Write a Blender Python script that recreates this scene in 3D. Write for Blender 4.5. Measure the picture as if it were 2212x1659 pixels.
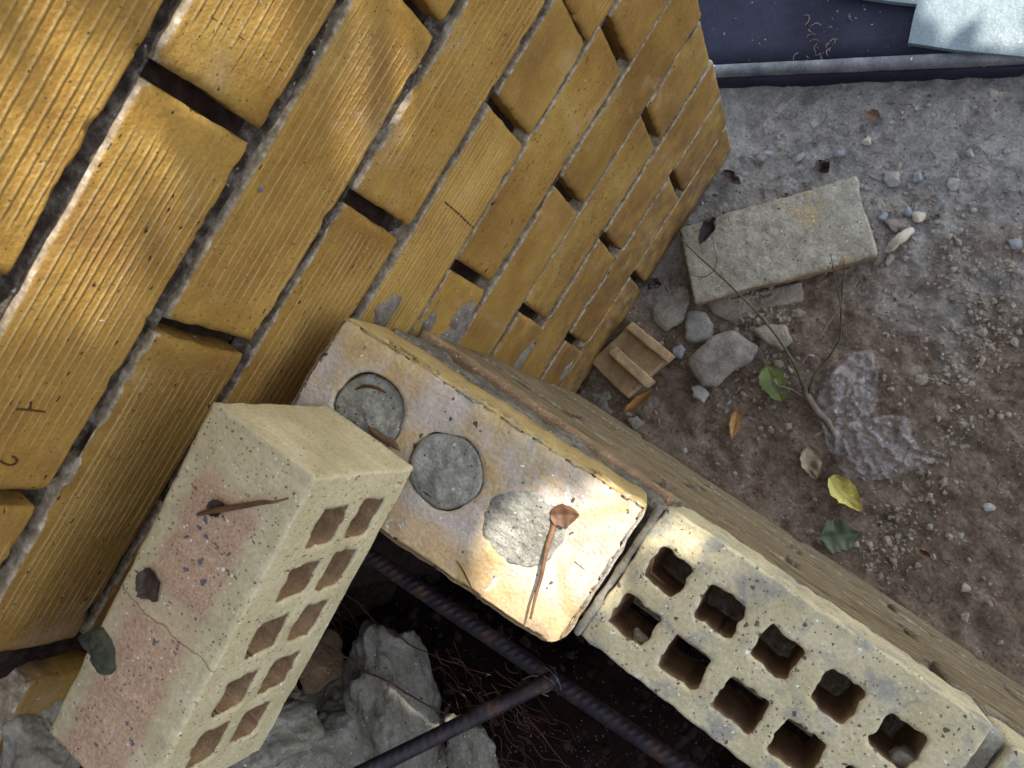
import bpy, bmesh, math, random
import numpy as np
from mathutils import Matrix, Vector
random.seed(7); RNG=np.random.default_rng(7)
for o in list(bpy.data.objects): bpy.data.objects.remove(o)
S=bpy.context.scene; C=S.collection
# ------------------------------------------------------------ camera
CAM=np.array([.367349254,-.00157683773,1.28733433])
ROT=np.array([[.77841493,-.5264368,.34195685],[.5338782,.84171917,.08051652],[-.33021849,.11988805,.9362599]])
F=1817.01983; PW,PH=2212.,1659.
cd=bpy.data.cameras.new('camera'); cam=bpy.data.objects.new('camera',cd); C.objects.link(cam); S.camera=cam
cd.sensor_fit='HORIZONTAL'; cd.sensor_width=36; cd.lens=36*F/PW; cd.clip_start=.01; cd.clip_end=500
cam.matrix_world=Matrix([[*ROT[i],CAM[i]] for i in range(3)]+[[0,0,0,1]])
cd.dof.use_dof=True; cd.dof.focus_distance=.78; cd.dof.aperture_fstop=18
# ------------------------------------------------------------ sky and sun
SUN=np.array([.25,.62,.74]); SUN/=np.linalg.norm(SUN)
w=bpy.data.worlds.new("World"); S.world=w; w.use_nodes=True; nt=w.node_tree; nt.nodes.clear()
sky=nt.nodes.new('ShaderNodeTexSky'); sky.sky_type='NISHITA'; sky.sun_disc=False
sky.sun_elevation=math.asin(SUN[2]); sky.sun_rotation=math.atan2(SUN[0],SUN[1])
bg=nt.nodes.new('ShaderNodeBackground'); bg.inputs[1].default_value=.13
ow=nt.nodes.new('ShaderNodeOutputWorld'); hsv=nt.nodes.new('ShaderNodeHueSaturation'); hsv.inputs['Saturation'].default_value=.55; nt.links.new(sky.outputs[0],hsv.inputs['Color']); nt.links.new(hsv.outputs[0],bg.inputs[0]); nt.links.new(bg.outputs[0],ow.inputs[0])
sl=bpy.data.lights.new('sun','SUN'); sl.energy=2.5; sl.angle=math.radians(.5); sl.color=(1,.95,.88)
so=bpy.data.objects.new('sun',sl); C.objects.link(so)
so.rotation_euler=Vector(SUN).to_track_quat('Z','Y').to_euler(); so.location=(2,3,5)
S.view_settings.view_transform='Standard'; S.view_settings.look='None'; S.view_settings.gamma=1
S.view_settings.exposure=1.85; S.view_settings.use_curve_mapping=False
S.render.engine='CYCLES'; S.render.resolution_x=1024; S.render.resolution_y=768
S.cycles.max_bounces=6; S.cycles.transparent_max_bounces=8
# ------------------------------------------------------------ helpers
def ray(x,y): return ROT@np.array([(x-PW/2)/F,-(y-PH/2)/F,-1.])
def at(x,y,z=0.,ax=2):            # pixel of the photo (2212 wide) on the plane axis ax = z
    v=ray(x,y); return CAM+v*((z-CAM[ax])/v[ax])
def _h(i,j,k,s):
    n=(i*374761393+j*668265263+k*2147483647+s*1274126177)&0xffffffff
    n=((n^(n>>13))*1274126177)&0xffffffff; n=(n^(n>>16))&0xffffffff
    n=(n*2246822519)&0xffffffff
    return ((n>>9)&0x7fffff)/float(0x7fffff)
def vnoise(p,s=0):
    p=np.asarray(p,float); f=np.floor(p); t=p-f; t=t*t*(3-2*t); f=f.astype(np.int64); r=0
    for a in (0,1):
        for b in (0,1):
            for c in (0,1):
                wgt=(t[...,0] if a else 1-t[...,0])*(t[...,1] if b else 1-t[...,1])*(t[...,2] if c else 1-t[...,2])
                r=r+wgt*_h(f[...,0]+a,f[...,1]+b,f[...,2]+c,s)
    return r*2-1
def fbm(p,o=4,s=0,g=.5):
    r=0;a=1;q=np.array(p,float)
    for i in range(o): r=r+a*vnoise(q,s+i*7); a*=g; q=q*2.03+11.3
    return r
def tag(o,label=None,cat=None,group=None,kind=None):
    if label: o['label']=label
    if cat: o['category']=cat
    if group: o['group']=group
    if kind: o['kind']=kind
    return o
def mesh(name,v,f,mat,parent=None,smooth=True,loc=None,cols=None,mat2=None,sel=None):
    v=np.asarray(v,float)
    if loc is not None: v=v-np.array(loc)
    me=bpy.data.meshes.new(name); me.from_pydata(v.tolist(),[],[list(map(int,q)) for q in f]); me.validate()
    if cols is not None:
        ca=me.color_attributes.new('tint','FLOAT_COLOR','POINT'); ca.data.foreach_set('color',np.asarray(cols,np.float32).ravel())
    if smooth: me.shade_smooth()
    me.materials.append(mat)
    if mat2:
        me.materials.append(mat2); me.polygons.foreach_set('material_index',np.asarray(sel,np.int32))
    o=bpy.data.objects.new(name,me); C.objects.link(o)
    if loc is not None: o.location=tuple(loc)
    if parent is not None:
        o.parent=parent
        if loc is not None: o.location=tuple(np.array(loc)-np.array(parent.location))
        else: o.location=tuple(-np.array(parent.location))
    return o
def empty(name,loc=(0,0,0)):
    o=bpy.data.objects.new(name,None); C.objects.link(o); o.location=tuple(loc); o.empty_display_size=.05; return o
class MB:
    def __init__(s): s.v=[];s.f=[];s.c=[];s.n=0
    def add(s,v,f,c=(0,0,0,1)):
        v=np.asarray(v,float); s.v.append(v); s.f+= [[int(i)+s.n for i in q] for q in f]
        c=np.asarray(c,float); s.c.append(np.tile(c,(len(v),1)) if c.ndim==1 else c); s.n+=len(v)
    def build(s,name,mat,parent=None,loc=None,smooth=True,col=True):
        return mesh(name,np.concatenate(s.v),s.f,mat,parent,smooth,loc,np.concatenate(s.c) if col else None)
# ---- materials
def ramp(nt,fac,stops):
    r=nt.nodes.new('ShaderNodeValToRGB'); e=r.color_ramp.elements
    while len(e)<len(stops): e.new(.5)
    for k,(p,c) in enumerate(stops): e[k].position=p; e[k].color=(*c,1) if len(c)==3 else c
    nt.links.new(fac,r.inputs[0]); return r.outputs[0]
def mixc(nt,f,a,b,mode='MIX'):
    m=nt.nodes.new('ShaderNodeMix'); m.data_type='RGBA'; m.blend_type=mode
    for s,x in ((m.inputs[0],f),(m.inputs[6],a),(m.inputs[7],b)):
        if isinstance(x,(int,float)): s.default_value=x
        elif isinstance(x,tuple): s.default_value=(*x,1)
        else: nt.links.new(x,s)
    return m.outputs[2]
def maths(nt,op,a,b=None,clamp=False):
    m=nt.nodes.new('ShaderNodeMath'); m.operation=op; m.use_clamp=clamp
    for s,x in ((m.inputs[0],a),(m.inputs[1],b)):
        if x is None: continue
        if isinstance(x,(int,float)): s.default_value=x
        else: nt.links.new(x,s)
    return m.outputs[0]
def noise(nt,co,sc,det=4,ro=.55,dist=0):
    n=nt.nodes.new('ShaderNodeTexNoise'); n.inputs['Scale'].default_value=sc; n.inputs['Detail'].default_value=det
    n.inputs['Roughness'].default_value=ro; n.inputs['Distortion'].default_value=dist; nt.links.new(co,n.inputs['Vector']); return n.outputs[0]
def voro(nt,co,sc,feat='F1',rand=1):
    n=nt.nodes.new('ShaderNodeTexVoronoi'); n.feature=feat; n.inputs['Scale'].default_value=sc; n.inputs['Randomness'].default_value=rand
    nt.links.new(co,n.inputs['Vector']); return n
def scaled(nt,co,s):
    m=nt.nodes.new('ShaderNodeMapping'); m.inputs['Scale'].default_value=s; nt.links.new(co,m.inputs[0]); return m.outputs[0]
def specks(nt,co,sc,size,dens,base,col,seedshift=(0,0,0),amt=1.):
    """sparse round grains of one colour, ragged by noise"""
    m=nt.nodes.new('ShaderNodeMapping'); m.inputs['Location'].default_value=seedshift; nt.links.new(co,m.inputs[0])
    nz=nt.nodes.new('ShaderNodeTexNoise'); nz.inputs['Scale'].default_value=sc*1.7; nt.links.new(m.outputs[0],nz.inputs['Vector'])
    ad=nt.nodes.new('ShaderNodeVectorMath'); ad.operation='MULTIPLY_ADD'; ad.inputs[1].default_value=(.9/sc,)*3
    nt.links.new(nz.outputs['Color'],ad.inputs[0]); nt.links.new(m.outputs[0],ad.inputs[2])
    v=voro(nt,ad.outputs[0],sc)
    sep=nt.nodes.new('ShaderNodeSeparateColor'); nt.links.new(v.outputs['Color'],sep.inputs[0])
    on=maths(nt,'LESS_THAN',sep.outputs[0],dens)
    rad=maths(nt,'MULTIPLY_ADD',sep.outputs[1],size); nt.nodes[-1].inputs[2].default_value=size*.35
    inn=maths(nt,'LESS_THAN',v.outputs['Distance'],rad)
    f=maths(nt,'MULTIPLY',on,inn)
    f2=maths(nt,'MULTIPLY',f,amt)
    return mixc(nt,f2,base,col),f
class Mat:
    def __init__(s,name):
        s.m=bpy.data.materials.new(name); s.m.use_nodes=True; s.nt=s.m.node_tree; s.b=s.nt.nodes['Principled BSDF']
        tc=s.nt.nodes.new('ShaderNodeTexCoord'); s.co=tc.outputs['Object']; s.h=None
    def col(s,c):
        if isinstance(c,tuple): s.b.inputs['Base Color'].default_value=(*c,1)
        else: s.nt.links.new(c,s.b.inputs['Base Color'])
        return s
    def bump(s,hs):      # list of (height socket, distance in m)
        prev=None
        for h,d in hs:
            b=s.nt.nodes.new('ShaderNodeBump'); b.inputs['Distance'].default_value=d; b.inputs['Strength'].default_value=1
            s.nt.links.new(h,b.inputs['Height'])
            if prev: s.nt.links.new(prev,b.inputs['Normal'])
            prev=b.outputs[0]
        s.nt.links.new(prev,s.b.inputs['Normal']); return s
    def rough(s,r,spec=.5): 
        s.b.inputs['Specular IOR Level'].default_value=spec
        if isinstance(r,(int,float)): s.b.inputs['Roughness'].default_value=r
        else: s.nt.links.new(r,s.b.inputs['Roughness'])
        return s
def mat_simple(name,c1,c2,sc=60,bump=.0008,rough=.9,spec=.2,spk=None,c3=None,bsc=None):
    M=Mat(name); nt=M.nt; n=noise(nt,M.co,sc,6,.6)
    st=[(.33,c1),(.66,c2)]
    if c3: st=[(.28,c1),(.5,c2),(.72,c3)]
    c=ramp(nt,n,st); hs=[(noise(nt,M.co,bsc or sc*4,6,.65),bump)]
    n2=noise(nt,M.co,max(sc*9,330),4,.65); c=mixc(nt,.85,c,ramp(nt,n2,[(.3,(.62,)*3),(.7,(1.2,)*3)]),'MULTIPLY')
    for (s_,size,dens,cc) in (spk or []): c,f=specks(nt,M.co,s_,size,dens,c,cc,(s_*.01,0,0))
    return M.col(c).bump(hs).rough(rough,spec)
# golden facing brick of the walls
def mat_facing(nm='golden_facing_brick',dusty=0.):
    M=Mat(nm); nt=M.nt
    at_=nt.nodes.new('ShaderNodeAttribute'); at_.attribute_name='tint'
    sep=nt.nodes.new('ShaderNodeSeparateColor'); nt.links.new(at_.outputs['Color'],sep.inputs[0])
    tint,stripe,edge=sep.outputs[0],sep.outputs[1],sep.outputs[2]
    big=noise(nt,M.co,9,4,.6)
    c=ramp(nt,big,[(.3,(.24,.130,.036)),(.5,(.35,.212,.055)),(.7,(.45,.305,.090))])
    c2=ramp(nt,tint,[(0,(.78,.74,.68)),(.35,(.97,.92,.85)),(.6,(1,1,1)),(1,(1.14,1.10,1.0))])
    c=mixc(nt,1.,c,c2,'MULTIPLY')
    c=mixc(nt,maths(nt,'MULTIPLY',ramp(nt,noise(nt,M.co,11,4,.6,.4),[(.50,(0,0,0)),(.72,(1,1,1))]),.5),c,(.24,.135,.055))
    c=mixc(nt,maths(nt,'MULTIPLY',ramp(nt,noise(nt,scaled(nt,M.co,(1,1.3,.9)),13,4,.6,.6),[(.58,(0,0,0)),(.74,(1,1,1))]),.6),c,(.50,.34,.20))
    # firing streaks along the course, whitish and brown scuffs
    sl=scaled(nt,M.co,(60,6,300)); st=noise(nt,sl,1,2,.5)
    c=mixc(nt,.4,c,ramp(nt,st,[(.3,(.78,.76,.72)),(.7,(1.16,1.14,1.08))]),'MULTIPLY')
    c=mixc(nt,maths(nt,'MULTIPLY',stripe,.55),c,(.72,.56,.28))
    fine=noise(nt,M.co,420,3,.6); c=mixc(nt,.6,c,ramp(nt,fine,[(.3,(.7,.68,.66)),(.7,(1.15,1.15,1.15))]),'MULTIPLY')
    c,f1=specks(nt,scaled(nt,M.co,(1,.6,1.5)),210,.24,.16,c,(.05,.028,.015)); c,_=specks(nt,M.co,430,.25,.10,c,(.12,.07,.03),(6,1,4))
    c,f2=specks(nt,scaled(nt,M.co,(1,1.4,.7)),150,.17,.05,c,(.62,.60,.55),(3,1,2))
    scuff=maths(nt,'MULTIPLY',ramp(nt,noise(nt,M.co,260,5,.7,1.2),[(.60,(0,0,0)),(.66,(1,1,1))]),ramp(nt,noise(nt,M.co,22,2,.5),[(.55,(0,0,0)),(.68,(1,1,1))]))
    c=mixc(nt,maths(nt,'MULTIPLY',scuff,.55),c,(.60,.58,.52))
    # soil splashed on the lowest courses
    geo=nt.nodes.new('ShaderNodeNewGeometry'); sx=nt.nodes.new('ShaderNodeSeparateXYZ'); nt.links.new(geo.outputs['Position'],sx.inputs[0])
    low=maths(nt,'MULTIPLY_ADD',sx.outputs[2],-2.3,True); nt.nodes[-1].inputs[2].default_value=1.12
    dn=ramp(nt,noise(nt,M.co,38,6,.7),[(.35,(0,0,0)),(.62,(1,1,1))])
    c=mixc(nt,maths(nt,'MULTIPLY',maths(nt,'MULTIPLY',low,dn),.85),c,(.09,.055,.04))
    # mortar smeared arrises and beds
    mo=ramp(nt,noise(nt,M.co,130,5,.7),[(.3,(.13,.09,.055)),(.52,(.34,.27,.18)),(.72,(.60,.54,.44))])
    e2=maths(nt,'ADD',edge,maths(nt,'MULTIPLY',maths(nt,'SUBTRACT',noise(nt,M.co,150,4,.7),.5),.9))
    ef=ramp(nt,e2,[(.45,(0,0,0)),(.6,(1,1,1))])
    if dusty:
        dm=ramp(nt,noise(nt,scaled(nt,M.co,(.3,1,4)),60,6,.75),[(.30,(.45,)*3),(.55,(1,1,1))]); dc=ramp(nt,noise(nt,scaled(nt,M.co,(.32,1,5)),85,6,.75),[(.36,(.06,.045,.03)),(.48,(.25,.195,.12)),(.62,(.44,.37,.25))])
        c=mixc(nt,maths(nt,'MULTIPLY',dm,dusty),c,dc)
    c=mixc(nt,ef,c,mo)
    M.col(c)
    pit=maths(nt,'SUBTRACT',1.,f1)
    if dusty: R_=[(noise(nt,scaled(nt,M.co,(.30,1,5)),75,6,.75),.006)]
    else: R_=[]
    M.bump(R_+[(noise(nt,M.co,55,4,.6),.0012),(noise(nt,M.co,340,5,.7),.0009),(pit,.0012)])
    r=ramp(nt,noise(nt,M.co,90,3,.6),[(.3,(.62,)*3),(.7,(.85,)*3)])
    return M.rough(r,.16).m
MF=mat_facing(); MFD=mat_facing('dusty_facing_brick',.85)
M_mortar=mat_simple('dark_joint_mortar',(.018,.010,.009),(.040,.025,.021),80,.0022,.95,.05,c3=(.07,.05,.04)).m
M_smear=mat_simple('grey_mortar_smear',(.15,.125,.105),(.29,.255,.215),90,.0016,.95,.1,spk=[(300,.2,.2,(.6,.6,.58))]).m
M_bed=mat_simple('brown_bed_mortar',(.028,.018,.014),(.11,.085,.065),110,.002,.95,.1,c3=(.32,.28,.23),spk=[(260,.22,.12,(.5,.48,.42))]).m
M_cement=mat_simple('grey_cement_lump',(.17,.155,.12),(.27,.25,.20),28,.002,.95,.15,c3=(.42,.40,.34),spk=[(260,.2,.12,(.7,.72,.7)),(180,.2,.08,(.05,.05,.05))]).m
M_pitdark=mat_simple('pit_shade_brown',(.022,.013,.010),(.055,.032,.024),40,.001).m  # dark brown for pit parts, with the pit shade in its colour
# ---- geometry kit
def grid_faces(nu,nv,off=0,flip=False):
    f=[]
    for i in range(nu-1):
        for j in range(nv-1):
            a=off+i*nv+j; q=[a,a+nv,a+nv+1,a+1]
            f.append(q[::-1] if flip else q)
    return f
def brick(mb,O,u,n,L,Hh,D,striped,seed,hi=True,tint=None,step=None):
    """one laid brick: O = front lower start corner, u along, n outward, z up; striped front is real relief"""
    u=np.array(u,float);n=np.array(n,float);zz=np.array([0,0,1.]);O=np.array(O,float)
    rr=np.random.default_rng(seed); tint=rr.random() if tint is None else tint
    du,dv=(.0038,.00075 if (striped and hi is True) else .0016) if hi else (.012,.006)
    nu=max(4,int(L/du)+1); nv=max(4,int(Hh/dv)+1)
    a=np.linspace(0,L,nu); b=np.linspace(0,Hh,nv); A,B=np.meshgrid(a,b,indexing='ij')
    P=np.stack([A*1.,B*1.,np.full_like(A,seed*3.7)],-1)
    d=np.zeros_like(A); line=np.zeros_like(A); d+=.00035*fbm(P*18,3,seed)+.00016*fbm(P*260,3,seed+3)
    if striped:
        pos=[];v=rr.uniform(.004,.008);sp=rr.uniform(.82,1.12);amp_=rr.uniform(.6,1.15);slope=rr.uniform(-.010,.010)
        while v<Hh-.005: pos.append(v); v+=rr.uniform(.0054,.0086)*sp
        wob=.0003*vnoise(np.stack([A*5,B*3,A*0+seed],-1),5)+.00004*vnoise(np.stack([A*90,B*20,A*0+seed],-1),6)
        Bw=B+wob+slope*(A-L/2); prof=np.zeros_like(A)
        for k,p in enumerate(pos):
            nx=pos[k+1] if k+1<len(pos) else Hh
            m=(Bw>=p)&(Bw<nx); t=(Bw-p)/(nx-p)
            dp=rr.uniform(.6,1.15)
            prof=np.where(m,-.0003*dp*t,prof)
            prof+= .00055*amp_*dp*np.exp(-((Bw-p-.0004)/.00055)**2)-.00042*amp_*dp*np.exp(-((Bw-p+.0012)/.0006)**2)
        for p in pos: line+=np.exp(-((Bw-p-.0005)/.00062)**2)*rr.uniform(.5,1)
        mask=np.clip((A-.012-.012*rr.random())/.01,0,1)*np.clip((L-.006-.02*rr.random()-A)/.01,0,1)
        mask*=np.clip(1.25+1.1*vnoise(np.stack([A*14,B*30,A*0+seed],-1),9)+.25*vnoise(np.stack([A*70,B*120,A*0+seed],-1),8),0.1,1)
        d+=prof*mask; line=np.clip(line*np.clip(mask*1.2,0,1),0,1)
    # rounded, chipped arris
    e=np.minimum(np.minimum(A,L-A),np.minimum(B,Hh-B)); r=.0024
    chip=np.clip(fbm(P*70,3,seed+11)-.45,0,1)*.006
    ee=np.clip(e-chip*1.0,0,None)
    drop=np.where(ee<r,r-np.sqrt(np.clip(r*r-(r-ee)**2,0,None)),0); d-=drop*.9+chip*np.clip(1-e/.008,0,1)*.4
    wob_u=.0006*fbm(np.stack([B*90,A*0,A*0+seed],-1),2,seed)+.0007*vnoise(np.stack([B*25,A*0,A*0+seed],-1),seed+1)
    wob_v=.0006*fbm(np.stack([A*80,B*0,A*0+seed],-1),3,seed+2)+.0004*vnoise(np.stack([A*18,B*0,A*0+seed],-1),seed+3)
    A2=A+wob_u*(np.clip(1-A/.01,0,1)+np.clip(1-(L-A)/.01,0,1)); B2=B+wob_v*(np.clip(1-B/.008,0,1)+np.clip(1-(Hh-B)/.008,0,1))
    V=O+A2[...,None]*u+B2[...,None]*zz+d[...,None]*n
    ef=np.clip(1-(e)/.0035,0,1)*.62*(B>Hh-.006)+0.40*np.clip(1-e/.002,0,1)
    col=np.stack([np.full_like(A,tint),line,ef,np.ones_like(A)],-1)
    V=V.reshape(-1,3); col=col.reshape(-1,4)
    f=grid_faces(nu,nv,flip=np.dot(np.cross(u,zz),n)<0)
    # border loop pushed back
    loop=[i*nv for i in range(nu)]+[(nu-1)*nv+j for j in range(1,nv)]+[i*nv+nv-1 for i in range(nu-2,-1,-1)]+[j for j in range(nv-2,0,-1)]
    n0=len(V); rings=[V]; cr=[col]; prev=loop; k=len(loop)
    for q,dep in enumerate((.004,.015,D)):
        ring=V[loop]-n*dep-(V[loop]@n-(O@n))[:,None]*n*1.0
        ring=ring+ .0007*np.stack([vnoise(V[loop]*120+k_*7+dep*50,seed) for k_ in range(3)],-1)*(dep<.02)
        rings.append(ring); cc=col[loop].copy(); cc[:,1]=0; cc[:,2]=np.where(V[loop]@zz-(O@zz)>Hh-.004,.72,.34); cr.append(cc)
        idx=list(range(n0+q*k,n0+q*k+k))
        for t in range(k):
            t2=(t+1)%k; qd=[prev[t],idx[t],idx[t2],prev[t2]]
            f.append(qd if np.dot(np.cross(u,zz),n)>0 else qd[::-1])
        prev=idx
    cen=(O+u*L/2+zz*Hh/2-n*D)[None]; rings.append(cen); cr.append(np.array([[tint,0,.7,1]])); ci=n0+3*k
    for t in range(k):
        t2=(t+1)%k; qd=[prev[t],ci,prev[t2]]; f.append(qd if np.dot(np.cross(u,zz),n)>0 else qd[::-1])
    mb.add(np.concatenate(rings),f,np.concatenate(cr))
def relief_plane(mb,O,u,v,n,L,Hh,res,amp,sc,seed,col=(0,0,0,1)):
    nu=max(2,int(L/res)+1); nv=max(2,int(Hh/res)+1)
    A,B=np.meshgrid(np.linspace(0,L,nu),np.linspace(0,Hh,nv),indexing='ij')
    d=amp*fbm(np.stack([A*sc,B*sc,A*0+seed],-1),4,seed)
    V=np.array(O)+A[...,None]*np.array(u)+B[...,None]*np.array(v)+d[...,None]*np.array(n)
    mb.add(V.reshape(-1,3),grid_faces(nu,nv,flip=np.dot(np.cross(u,v),n)<0),col)
def rough_box(O,a,b,c,res=.004,r=.003,amp=.0006,sc=60,seed=0,lump=0,lsc=12):
    """closed box with vectors a,b,c from corner O; rounded, uneven"""
    O=np.array(O,float);a=np.array(a,float);b=np.array(b,float);c=np.array(c,float)
    ls=[np.linalg.norm(t) for t in (a,b,c)]; ns=[max(2,int(l/res)) for l in ls]
    ids={};vs=[];f=[]
    def vid(i,j,k):
        key=(i,j,k)
        if key not in ids: ids[key]=len(vs); vs.append((i/ns[0],j/ns[1],k/ns[2]))
        return ids[key]
    X,Y,Z=ns
    for i in range(X):
        for j in range(Y):
            f.append([vid(i,j,0),vid(i,j+1,0),vid(i+1,j+1,0),vid(i+1,j,0)]); f.append([vid(i,j,Z),vid(i+1,j,Z),vid(i+1,j+1,Z),vid(i,j+1,Z)])
        for k in range(Z):
            f.append([vid(i,0,k),vid(i+1,0,k),vid(i+1,0,k+1),vid(i,0,k+1)]); f.append([vid(i,Y,k),vid(i,Y,k+1),vid(i+1,Y,k+1),vid(i+1,Y,k)])
    for j in range(Y):
        for k in range(Z):
            f.append([vid(0,j,k),vid(0,j,k+1),vid(0,j+1,k+1),vid(0,j+1,k)]); f.append([vid(X,j,k),vid(X,j+1,k),vid(X,j+1,k+1),vid(X,j,k+1)])
    P=np.array(vs)*np.array(ls); inner=np.clip(P,r,np.array(ls)-r); dv=P-inner
    nn=np.linalg.norm(dv,axis=1,keepdims=True); dr=np.where(nn>1e-9,dv/np.maximum(nn,1e-9),0)
    P=inner+dr*np.minimum(nn,r)
    off=amp*fbm(P*sc+seed*9.1,3,seed)+lump*fbm(P*lsc+seed*5.3,3,seed+4)
    P=P+dr*off[:,None]
    U=np.stack([a/ls[0],b/ls[1],c/ls[2]])
    if np.dot(np.cross(a,b),c)<0: f=[q[::-1] for q in f]
    return O+P@U,f
def stone(c,rx,ry,rz,yaw,seed,flat=.3,sub=3):
    bm=bmesh.new(); bmesh.ops.create_icosphere(bm,subdivisions=sub,radius=1); v=np.array([q.co[:] for q in bm.verts]); f=[[x.index for x in q.verts] for q in bm.faces]; bm.free()
    # cut facets
    rr=np.random.default_rng(seed)
    for _ in range(13):
        d=rr.normal(size=3); d/=np.linalg.norm(d); h=rr.uniform(.5,.85); s=v@d; v=v-np.where(s>h,(s-h),0)[:,None]*d
    v=v*(1+.13*fbm(v*2.2+seed,4,seed))[:,None]
    v=v*np.array([rx,ry,rz]); cy,sy=math.cos(yaw),math.sin(yaw)
    v=v@np.array([[cy,sy,0],[-sy,cy,0],[0,0,1]]); return v+np.array(c),f
def tube(pts,rad,seg=8,sub=6,jit=0,seed=0):
    pts=np.array(pts,float); n=len(pts); rad=np.array(rad if hasattr(rad,'__len__') else [rad]*n,float)
    # catmull rom
    Q=[];Rr=[]
    for i in range(n-1):
        p0=pts[max(i-1,0)];p1=pts[i];p2=pts[i+1];p3=pts[min(i+2,n-1)]
        for k in range(sub):
            t=k/sub; Q.append(.5*((2*p1)+(-p0+p2)*t+(2*p0-5*p1+4*p2-p3)*t*t+(-p0+3*p1-3*p2+p3)*t**3)); Rr.append(rad[i]*(1-t)+rad[i+1]*t)
    Q.append(pts[-1]);Rr.append(rad[-1]); Q=np.array(Q);Rr=np.array(Rr)
    if jit: Q=Q+jit*np.stack([vnoise(Q*60+k*9+seed,seed) for k in range(3)],-1)
    T=np.gradient(Q,axis=0); T/=np.maximum(np.linalg.norm(T,axis=1,keepdims=True),1e-9)
    up=np.array([.13,.21,.97]); V=[];f=[]
    for i in range(len(Q)):
        s=np.cross(T[i],up); s/=max(np.linalg.norm(s),1e-6); t2=np.cross(s,T[i])
        for k in range(seg):
            an=2*math.pi*k/seg; V.append(Q[i]+Rr[i]*(s*math.cos(an)+t2*math.sin(an)))
    for i in range(len(Q)-1):
        for k in range(seg):
            k2=(k+1)%seg; f.append([i*seg+k,i*seg+k2,(i+1)*seg+k2,(i+1)*seg+k])
    f.append(list(range(seg))[::-1]); f.append([(len(Q)-1)*seg+k for k in range(seg)])
    return np.array(V),f
def holed_brick(L,Wd,H,hole,cell=.0025,seed=0,skew=None,edge=.0013,topn=.0003,chips=.0):
    """brick with through holes. local x 0..L, y 0..Wd, top z=0. hole(x,y)<0 inside a hole"""
    nx=int(round(L/cell)); ny=int(round(Wd/cell)); xs=np.linspace(0,L,nx+1); ys=np.linspace(0,Wd,ny+1)
    X,Y=np.meshgrid(xs,ys,indexing='ij'); cx=(X[:-1,:-1]+X[1:,1:])/2; cy=(Y[:-1,:-1]+Y[1:,1:])/2
    act=hole(cx,cy)>0
    def corner(a):  # vertex touches a hole and a solid cell
        p=np.zeros((nx+1,ny+1),int); q=np.zeros((nx+1,ny+1),int)
        for di in (0,1):
            for dj in (0,1):
                p[di:nx+di,dj:ny+dj]+=a; q[di:nx+di,dj:ny+dj]+=(~a)
        return (p>0)&(q>0)
    bd=corner(act)
    e=2e-4
    for _ in range(3):
        g=hole(X,Y); gx=(hole(X+e,Y)-hole(X-e,Y))/(2*e); gy=(hole(X,Y+e)-hole(X,Y-e))/(2*e); gg=np.maximum(gx*gx+gy*gy,.25)
        sx=np.clip(-g*gx/gg,-cell*.8,cell*.8); sy=np.clip(-g*gy/gg,-cell*.8,cell*.8)
        X=np.where(bd,X+sx,X); Y=np.where(bd,Y+sy,Y)
    # uneven outline
    ox=.0007*fbm(np.stack([Y*110,X*0,X*0+seed],-1),3,seed)-chips*np.clip(fbm(np.stack([Y*40,X*30,X*0+seed+4],-1),3,seed+8)-.35,0,1)
    oy=.0007*fbm(np.stack([X*110,X*0+3,X*0+seed],-1),3,seed+1)-chips*np.clip(fbm(np.stack([X*40,Y*30,X*0+seed+9],-1),3,seed+5)-.35,0,1)
    fx0=np.clip(1-X/.006,0,1); fx1=np.clip(1-(L-X)/.006,0,1); fy0=np.clip(1-Y/.006,0,1); fy1=np.clip(1-(Wd-Y)/.006,0,1)
    X2=X+ox*(fx1-fx0); Y2=Y+oy*(fy1-fy0)
    zt=topn*fbm(np.stack([X*80,Y*80,X*0+seed],-1),4,seed+2)
    zt=zt-np.where(bd,.0004+.0008*np.clip(fbm(np.stack([X*160,Y*160,X*0+seed],-1),2,seed+6),0,1),0)
    depths=[0,.0016,.006,.014,.03,.05,H-.003,H]
    out=np.zeros((nx+1,ny+1),bool); out[0,:]=out[-1,:]=out[:,0]=out[:,-1]=True
    n1=(nx+1)*(ny+1); ring=[]
    for di,dp in enumerate(depths):
        ins=edge if di in (0,len(depths)-1) else 0
        lx=X2+ins*((X<=0)*1.-(X>=L)*1.); ly=Y2+ins*((Y<=0)*1.-(Y>=Wd)*1.)
        if 0<di<len(depths)-1:
            wv=.0005*fbm(np.stack([X*40,Y*40,X*0+dp*60],-1),3,seed+3); lx=lx+wv; ly=ly+wv*.7
            # a fine step across the long side
            ly=ly-np.where((Y<=0)&(X>L*.545),.0010,0)*(1 if skew is None else 0)
        z=(zt if di==0 else -dp+.0002*RNG.normal(size=X.shape)*(di<6))
        ring.append(np.stack([lx,ly,z+0*X],-1).reshape(-1,3))
    used={};V=[];f=[]
    def vid(l,i,j):
        k=(l,i,j)
        if k not in used: used[k]=len(V); V.append(ring[l][i*(ny+1)+j])
        return used[k]
    last=len(depths)-1
    def wall(i1,j1,i2,j2):   # solid on the left of the edge seen from above
        for l in range(last):
            f.append([vid(l,i1,j1),vid(l+1,i1,j1),vid(l+1,i2,j2),vid(l,i2,j2)])
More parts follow.
